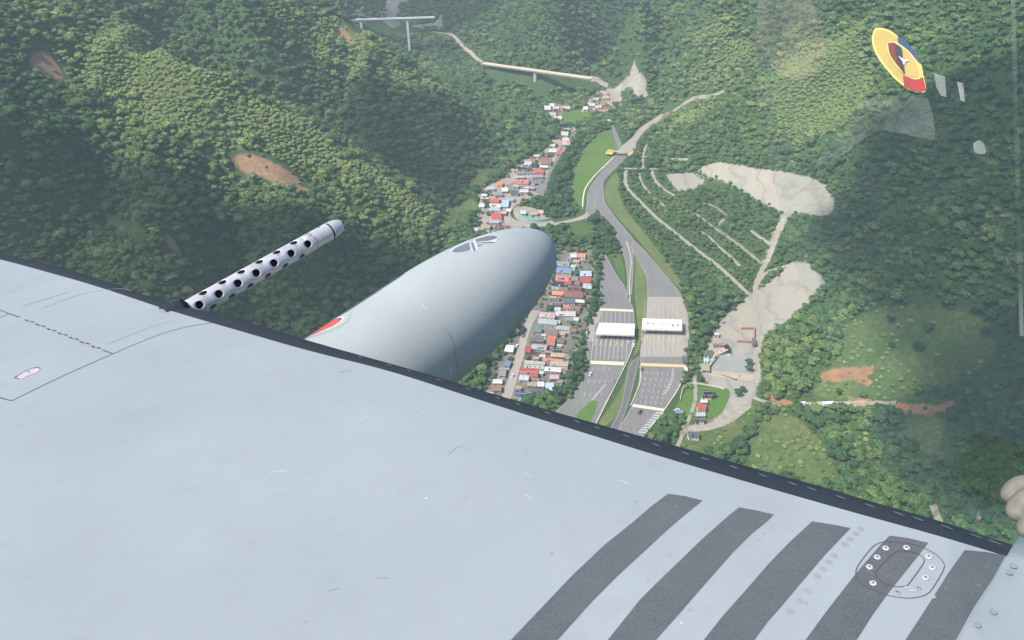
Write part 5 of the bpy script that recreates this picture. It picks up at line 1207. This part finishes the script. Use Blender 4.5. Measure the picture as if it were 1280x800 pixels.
p0 = bpt(X1 - .05, R_(75), RB + .001); V = [p0 + (f_b * math.cos(q) + np.cross(f_b, nrm(b1 * math.cos(R_(75)) + b2 * math.sin(R_(75)))) * math.sin(q)) * .0055 for q in np.linspace(0, 6.28, 8, endpoint=False)]; cmesh('set_screw', V, [tuple(range(8))], M_seam, gb)
# faired opening in the leading edge round the barrel
V = []; n = 20
for (x, r) in ((-.10, .075), (-.03, .068), (.0, .060), (-.02, .054), (-.12, .052)):
    for i in range(n): V.append(bpt(x, 2 * math.pi * i / n, r))
o = cmesh('barrel_port', V, [(k * n + i, k * n + (i + 1) % n, (k + 1) * n + (i + 1) % n, (k + 1) * n + i) for k in range(4) for i in range(n)], M_boot, smooth=True)

# ---- drop tank under the wing (a thing of its own)
DT = 5.0; sc_ = DT / 4.5
T0 = ptd(685.346, 302.77, DT); f_t = nrm([(1704.2 - 640) / FPX, (400 + 435.3) / FPX, -1.0]); RT = .31449 * sc_; LT = 1.0526 * sc_; QT = 2.215
t1 = nrm(np.cross(f_t, [0, 1, 0])); t2 = np.cross(t1, f_t)
def tankr(x):
    if x < LT: return RT * math.sqrt(max(0, 1 - (1 - x / LT) ** QT))
    if x < LT * 2.0: return RT
    return RT * max(.12, math.cos(min(1.45, (x - LT * 2.0) / (LT * 1.9) * 1.5)))
xs_ = np.concatenate([LT * np.linspace(0, 1, 40) ** 2, np.linspace(LT * 1.03, LT * 3.9, 40)])
n = 72; PT = Vector(c2w(T0 - f_t * LT * 1.6)); tank = empty('drop_tank', PT, 'large pale grey bullet-nosed drop tank slung below the wing, red marking on its side', 'fuel tank')
def tankpt(x, a, lift=0): r = tankr(x) + lift; return T0 - f_t * x + (t1 * math.cos(a) + t2 * math.sin(a)) * r
V = [tankpt(x, 2 * math.pi * i / n) for x in xs_ for i in range(n)]
F = [(k * n + i, k * n + (i + 1) % n, (k + 1) * n + (i + 1) % n, (k + 1) * n + i) for k in range(len(xs_) - 1) for i in range(n)]
me = mesh_np('tank_shell', [tuple(v - PT) for v in toW(V)], F); bm = bmesh.new(); bm.from_mesh(me); bmesh.ops.remove_doubles(bm, verts=bm.verts, dist=1e-5); bmesh.ops.recalc_face_normals(bm, faces=bm.faces); bm.to_mesh(me); bm.free()
shell = obj('tank_shell', me, M_pod, tank, True)
def tank_hit(px, py, lift=.002):
    d = np.array([(px - 640) / FPX, (400 - py) / FPX, -1.0]); s = 3.0; bestm = (1e9, s)
    for k in range(1400):
        p = d * s; w = p - T0; x = -np.dot(w, f_t); rad_ = np.linalg.norm(w + f_t * x); g = rad_ - (tankr(x) + lift if x > 0 else 0)
        if x > 0 and g < 0: return p
        if g < bestm[0]: bestm = (g, s)
        s += .002
    s = bestm[1]; w = d * s - T0; x = max(.001, -np.dot(w, f_t)); q = w + f_t * x; return T0 - f_t * x + nrm(q) * (tankr(x) + lift)
def tdecal(name, px, mat, lift=.002, sm=False, label=None, parent=None):
    pts = smooth_line(list(px) + [px[0]], 4)[:-1] if sm else [np.array(p, float) for p in px]
    d2_ = []
    for i in range(len(pts)):
        a, b = pts[i], pts[(i + 1) % len(pts)]; m = max(1, int(np.linalg.norm(b - a) / 4))
        for k in range(m): d2_.append(a + (b - a) * k / m)
    P2 = [Vector((p[0], p[1], 0)) for p in d2_]; tri = tessellate_polygon([P2]); bm = bmesh.new(); vs = [bm.verts.new(p) for p in P2]
    for f in tri:
        try: bm.faces.new([vs[i] for i in f])
        except ValueError: pass
    for _ in range(3): 
        es = [e for e in bm.edges if e.calc_length() > 3]
        if es: bmesh.ops.subdivide_edges(bm, edges=es, cuts=1); bmesh.ops.triangulate(bm, faces=bm.faces)
    for v in bm.verts: v.co = Vector(c2w(tank_hit(v.co.x, v.co.y, lift))) - PT
    bmesh.ops.recalc_face_normals(bm, faces=bm.faces); me = bpy.data.meshes.new(name); bm.to_mesh(me); bm.free(); o = obj(name, me, mat, parent or shell)
    if label: o['label'] = label
    return o
def d2p(l): return [(550 + a / 14.22, 280 + b / 14.22) for a, b in l]
M_dec = plain('decal_grey', (.13, .137, .155), .6, .12, 20); M_decw = plain('decal_white', (.42, .455, .48), .6, .05, 20); M_red = plain('marker_red', (.48, .075, .05), .6, .15, 12); M_ring = plain('marker_ring', (.27, .30, .31), .6, .1, 10)
for px in ([(185,478),(250,420),(370,360),(520,296),(575,465),(400,520),(240,525)], [(600,262),(700,228),(850,190),(965,186),(1055,220),(1010,275),(990,330),(770,350),(690,425),(655,480),(600,505),(560,480)]): tdecal('emblem_outline', d2p(px), M_decw, .0015)
for px in ([(205,482),(262,432),(380,375),(512,322),(545,455),(400,500),(245,508)], [(622,272),(700,248),(850,208),(955,202),(1030,225),(985,260),(860,292),(640,315)], [(555,330),(592,325),(640,465),(592,488)], [(640,330),(800,318),(965,318),(975,327),(780,338),(645,345)], [(655,368),(762,355),(672,410)]): tdecal('emblem_piece', d2p(px), M_dec, .0028)
def rp(l): return [(380 + a / 16, 385 + b / 16) for a, b in l]
tdecal('marker_ring', rp([(70,590),(250,470),(420,330),(600,190),(750,100),(900,70),(945,110),(930,190),(860,280),(740,370),(580,445),(400,510),(200,570)]), M_ring, .0012, True)
tdecal('marker_field', rp([(85,588),(260,470),(430,330),(610,190),(750,108),(890,85),(922,120),(900,190),(840,265),(730,348),(575,425),(390,490),(200,558)]), M_pod, .0019, True)
tdecal('marker_field', rp([(115,575),(270,460),(440,325),(600,205),(740,165),(800,190),(770,250),(690,320),(560,395),(380,470),(200,548)]), M_decw, .0026, True)
tdecal('red_marker', rp([(140,550),(290,440),(450,320),(590,230),(720,200),(745,225),(700,275),(570,360),(390,440),(220,520)]), M_red, .0034, True, 'red warning patch')
tdecal('marker_dark', rp([(640,228),(690,205),(740,195),(750,212),(735,232),(690,222)]), M_seam, .004, True)  # small dark patch at the upper end of the red marker
def tline(px, w, mat, name='tank_seam', lift=.0022):
    P = smooth_line(px, 5); q = []
    for i in range(len(P)):
        d = P[min(i + 1, len(P) - 1)] - P[max(i - 1, 0)]; d = d / np.linalg.norm(d); nn_ = np.array([-d[1], d[0]]) * w / 2; q.append((P[i] - nn_, P[i] + nn_))
    V = [tank_hit(*a, lift) for r in q for a in r]; me = mesh_np(name, [tuple(v - PT) for v in toW(V)], [(2 * i, 2 * i + 1, 2 * i + 3, 2 * i + 2) for i in range(len(P) - 1)]); return obj(name, me, mat, shell)
tline([(556,409),(562,418),(567,432),(570,446),(573,460),(574,474)], 1.3, M_ring); tline([(527,379),(531,384),(536,386.5)], 2.0, M_chip, 'scuff_mark'); tline([(562,458),(564,468)], 2.2, M_chip, 'scuff_mark'); tline([(601,388),(606,392)], 1.2, M_chip, 'scuff_mark')
# pylon that carries the tank
TP = T0 - f_t * .9 - f_t * LT * 1.9; V = []
for a, b, z in ((-.45, -.05, 0), (.45, -.05, 0), (.45, .05, 0), (-.45, .05, 0)):
    V.append(TP + f_t * a + t1 * b + t2 * (RT - .05))
for a, b, z in ((-.45, -.05, 0), (.45, -.05, 0), (.45, .05, 0), (-.45, .05, 0)): V.append(TP + f_t * (a - .15) + t1 * b + t2 * (RT + .22))
me = mesh_np('pylon', [tuple(v - PT) for v in toW(V)], [(0, 1, 2, 3), (4, 7, 6, 5), (0, 4, 5, 1), (1, 5, 6, 2), (2, 6, 7, 3), (3, 7, 4, 0)]); obj('pylon', me, M_pod, tank)

# ------------------------------------------------------------------ cockpit side window (right part of the view) with reflections painted on as flat pieces
def pane_pt(px, py, lift=0.0):
    n = nrm([-.35, .05, 1.0]); P0 = np.array([.34, .05, -.62]); d = np.array([(px - 640) / FPX, (400 - py) / FPX, -1.0]); t_ = np.dot(P0, n) / np.dot(d, n); return d * t_ + n * lift
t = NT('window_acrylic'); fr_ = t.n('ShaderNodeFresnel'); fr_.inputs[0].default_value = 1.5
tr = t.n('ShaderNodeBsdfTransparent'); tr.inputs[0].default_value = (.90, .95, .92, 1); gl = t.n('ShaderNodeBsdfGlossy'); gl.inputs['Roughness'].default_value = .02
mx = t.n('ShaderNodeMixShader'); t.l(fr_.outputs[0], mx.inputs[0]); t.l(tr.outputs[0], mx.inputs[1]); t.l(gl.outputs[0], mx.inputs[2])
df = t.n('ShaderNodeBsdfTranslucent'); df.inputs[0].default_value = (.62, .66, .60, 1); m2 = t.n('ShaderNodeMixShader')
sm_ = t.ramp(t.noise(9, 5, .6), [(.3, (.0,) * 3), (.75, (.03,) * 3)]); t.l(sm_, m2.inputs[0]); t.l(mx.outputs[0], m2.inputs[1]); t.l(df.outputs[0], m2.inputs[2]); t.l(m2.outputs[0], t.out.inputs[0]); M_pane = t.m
def painted_reflection(name, a, col=(.7, .72, .68)):  # see-through pale colour standing for a reflection in the window
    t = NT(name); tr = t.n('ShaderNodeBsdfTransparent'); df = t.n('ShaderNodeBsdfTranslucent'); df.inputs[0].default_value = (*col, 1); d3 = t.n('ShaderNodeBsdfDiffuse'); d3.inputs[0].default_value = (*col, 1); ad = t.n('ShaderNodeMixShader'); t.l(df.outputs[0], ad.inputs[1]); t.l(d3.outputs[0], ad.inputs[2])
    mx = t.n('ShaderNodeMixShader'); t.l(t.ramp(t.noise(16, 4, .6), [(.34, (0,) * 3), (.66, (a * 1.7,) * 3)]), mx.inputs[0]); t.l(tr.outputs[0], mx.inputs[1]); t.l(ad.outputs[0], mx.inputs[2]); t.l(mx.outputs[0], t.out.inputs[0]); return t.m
WP = Vector(c2w(pane_pt(1120, 400))); pane = empty('cockpit_window', WP, 'clear curved-edge cockpit window at the right with a yellow roundel sticker and smears', 'window')  # the roundel and smears are reflections painted on as flat pieces
def ppoly(name, px, lift, mat, parent=pane, sm=False, thick=0, label=None):
    pts = smooth_line(list(px) + [px[0]], 5)[:-1] if sm else px
    P = toW([pane_pt(p[0], p[1], lift) for p in pts]); tri = tessellate_polygon([P]); me = mesh_np(name, [tuple(v - WP) for v in P], tri)
    o = obj(name, me, mat, parent)
    if thick: m = o.modifiers.new('thick', 'SOLIDIFY'); m.thickness = thick; m.offset = 0
    if label: o['label'] = label
    return o
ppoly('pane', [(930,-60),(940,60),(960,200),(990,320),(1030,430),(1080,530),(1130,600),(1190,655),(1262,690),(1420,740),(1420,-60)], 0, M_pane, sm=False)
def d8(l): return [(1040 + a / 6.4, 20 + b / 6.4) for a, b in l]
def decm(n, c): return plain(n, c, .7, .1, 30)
Y1 = decm('reflection_yellow', (.36, .275, .09)); Yr = decm('reflection_rim', (.52, .42, .15)); Bl = decm('reflection_blue', (.035, .065, .15)); Rd = decm('reflection_red', (.28, .035, .04)); Dk = decm('reflection_navy', (.035, .04, .055)); Mr = decm('reflection_maroon', (.14, .04, .035)); Wh = decm('reflection_white', (.55, .57, .55))  # colours of the roundel reflection
st = ppoly('reflected_roundel', d8([(340,108),(400,104),(470,130),(530,178),(600,235),(665,305),(708,395),(728,490),(748,600),(700,620),(640,607),(580,575),(500,510),(430,430),(370,350),(330,270),(316,180)]), .002, Yr, sm=True, thick=.0006, label='reflected yellow, blue and red roundel with a white star, painted on the pane')  # mirrored sleeve roundel, built as flat coloured pieces on the pane
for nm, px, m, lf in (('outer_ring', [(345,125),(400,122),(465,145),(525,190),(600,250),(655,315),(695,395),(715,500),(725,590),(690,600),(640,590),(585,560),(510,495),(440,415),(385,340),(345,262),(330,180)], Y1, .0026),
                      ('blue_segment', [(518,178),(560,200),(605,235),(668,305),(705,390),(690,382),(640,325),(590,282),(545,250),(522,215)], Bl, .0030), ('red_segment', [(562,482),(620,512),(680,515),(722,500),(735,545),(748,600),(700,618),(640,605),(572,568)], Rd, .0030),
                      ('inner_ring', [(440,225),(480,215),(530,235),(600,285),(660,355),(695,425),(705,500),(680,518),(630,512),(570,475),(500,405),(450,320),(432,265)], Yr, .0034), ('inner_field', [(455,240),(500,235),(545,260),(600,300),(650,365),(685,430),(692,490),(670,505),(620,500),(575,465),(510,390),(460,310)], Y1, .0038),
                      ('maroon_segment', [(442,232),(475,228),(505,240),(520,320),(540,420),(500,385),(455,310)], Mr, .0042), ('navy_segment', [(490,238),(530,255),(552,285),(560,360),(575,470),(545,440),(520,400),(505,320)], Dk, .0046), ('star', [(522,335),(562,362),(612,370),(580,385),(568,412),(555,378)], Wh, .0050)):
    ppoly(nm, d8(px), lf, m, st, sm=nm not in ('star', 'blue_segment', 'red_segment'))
Sg = painted_reflection('tag_reflection', .22, (.75, .78, .75)); ppoly('reflected_tag', d8([(810,462),(900,490),(912,655),(870,645),(832,580)]), .002, Sg); ppoly('reflected_tag', d8([(995,530),(1045,545),(1058,688),(1025,682)]), .002, painted_reflection('tag_reflection2', .40, (.8, .8, .75)))  # mirrored tags, painted as pale see-through shapes
S1 = painted_reflection('pale_reflection', .10); S2 = painted_reflection('circle_reflection', .16, (.62, .50, .38))
ppoly('painted_reflection', [(1076,126),(1110,121),(1150,122),(1162,130),(1168,172),(1148,172),(1122,166),(1097,164),(1070,182),(1042,200),(1020,205),(1040,178),(1060,155)], .001, S1, sm=True)  # reflected sleeve, put into the colour of a pale patch
ppoly('painted_reflection', [(950,-20),(1000,-15),(1022,20),(1032,60),(1022,88),(1000,100),(975,92),(955,72),(946,40)], .0012, S2, sm=True)  # round ghost reflection, painted as a tan patch
ppoly('painted_reflection', [(1216,180),(1224,176),(1231,184),(1230,193),(1218,191)], .0016, painted_reflection('bright_reflection', .3), sm=True)  # small bright reflection painted on the pane
ppoly('reflected_streak', [(1263,0),(1268,0),(1274,200),(1279,420),(1274,420),(1268,200)], .0014, S1); ppoly('reflected_streak', [(1250,268),(1266,266),(1268,270),(1252,272)], .0015, painted_reflection('streak_reflection', .25)); ppoly('reflected_streak', [(1256,322),(1262,316),(1282,315),(1282,321),(1264,322),(1259,332)], .0015, painted_reflection('streak_reflection2', .2))  # thin reflections painted as pale strips

# ------------------------------------------------------------------ gloved hand at the right edge, resting on the sill
t = NT('glove_leather'); n1 = t.noise(60, 4, .6); t.bsdf(t.ramp(n1, [(.3, (.12, .115, .095)), (.7, (.20, .19, .16))]), .8, 0, t.bump(n1, .4, .002), .3); M_glove = t.m
def hp(px, py, d=.52): return np.array([(px - 640) / FPX * d, (400 - py) / FPX * d, -d])
HV = [hp(1345, 640, .50)]; HR_ = [.026]; HE = []
def chain(start, pts, radii):
    prev = start
    for p, r in zip(pts, radii): HV.append(p); HR_.append(r); HE.append((prev, len(HV) - 1)); prev = len(HV) - 1
    return prev
wrist = chain(0, [hp(1400, 650, .47), hp(1480, 670, .42)], [.024, .028]); 
palm = chain(0, [hp(1315, 638, .51)], [.024])
chain(palm, [hp(1300, 607, .52), hp(1278, 604, .525), hp(1264, 615, .53), hp(1262, 630, .525)], [.0085, .0085, .008, .0072])
chain(palm, [hp(1300, 625, .515), hp(1284, 622, .515), hp(1271, 634, .52), hp(1272, 652, .512)], [.0092, .009, .0086, .0078])
chain(palm, [hp(1304, 645, .51), hp(1290, 648, .51), hp(1284, 660, .51), hp(1287, 672, .505)], [.0088, .0085, .008, .007])
chain(palm, [hp(1312, 662, .505), hp(1302, 670, .505), hp(1300, 682, .502)], [.0078, .0074, .0065])
chain(0, [hp(1330, 600, .50), hp(1312, 585, .505), hp(1300, 578, .51)], [.0105, .0095, .008])
W_ = toW(HV); HP = W_[0]
me = bpy.data.meshes.new('gloved_hand'); me.from_pydata([tuple(v - HP) for v in W_], HE, []); hand = obj('gloved_hand', me, M_glove); hand.location = HP
hand.modifiers.new('skin', 'SKIN'); 
for i, v in enumerate(me.skin_vertices[0].data): v.radius = (HR_[i], HR_[i]); v.use_root = (i == 0)
sb = hand.modifiers.new('sub', 'SUBSURF'); sb.levels = 2; sb.render_levels = 2; hand.modifiers['skin'].use_smooth_shade = True
tag(hand, 'beige gloved hand with curled fingers at the right edge beside the window', 'hand')

# ------------------------------------------------------------------ clouds (out of view) whose shadows fall on the slopes
t = NT('cloud_white'); tr = t.n('ShaderNodeBsdfTransparent'); df = t.n('ShaderNodeBsdfDiffuse'); df.inputs[0].default_value = (.9, .9, .92, 1); mx = t.n('ShaderNodeMixShader'); mx.inputs[0].default_value = .50
t.l(tr.outputs[0], mx.inputs[1]); t.l(df.outputs[0], mx.inputs[2]); t.l(mx.outputs[0], t.out.inputs[0]); M_cl = t.m
CLOUDS = [((-270, 482, 70), 200, 70, 'broad low cumulus left of the valley'), ((-110, 520, 15), 60, 62, 'small ragged cumulus near the river bend'), ((345, 420, 120), 145, 220, 'broad cumulus right of the valley'), ((300, 290, 50), 95, 70, 'small cumulus behind the aircraft'), ((-150, 1350, 60), 300, 95, 'large far cumulus over the high bridge'), ((-112, 775, 35), 48, 62, 'small cumulus over the second spur')]
for k, (g, rx, ry, lab) in enumerate(CLOUDS):
    hgt_c = 1000 + 60 * k; s = (hgt_c - g[2]) / SUNV.z; c = Vector(g) + SUNV * s; bm = bmesh.new(); bmesh.ops.create_icosphere(bm, subdivisions=4, radius=1)
    for v in bm.verts:
        d = v.co.copy(); nz = mnoise.noise(d * 1.6 + Vector((k * 7, 0, 0))) * .35 + mnoise.noise(d * 4.2 + Vector((k * 3, 5, 0))) * .18
        v.co = Vector((d.x * rx * (1 + nz), d.y * ry * (1 + nz), (d.z if d.z > 0 else d.z * .35) * 60 * (1 + nz)))
    o = obj('cloud', bm, M_cl, smooth=True); o.location = c; tag(o, lab + ', casting a soft shadow', 'cloud', 'cumulus clouds above the valley')
# ------------------------------------------------------------------ haze
HZ = True
if HZ:
    bm = bmesh.new(); box(bm, -1235, 1235, -130, 2120, -60, 640)
    t = NT('valley_haze'); pv = t.n('ShaderNodeVolumePrincipled'); pv.inputs['Color'].default_value = (.74, .89, 1.0, 1); pv.inputs['Density'].default_value = .00016; pv.inputs['Anisotropy'].default_value = 0.0; t.l(pv.outputs[0], t.out.inputs['Volume'])
    tag(obj('haze', bm, t.m), 'thin bluish valley haze', kind='stuff')
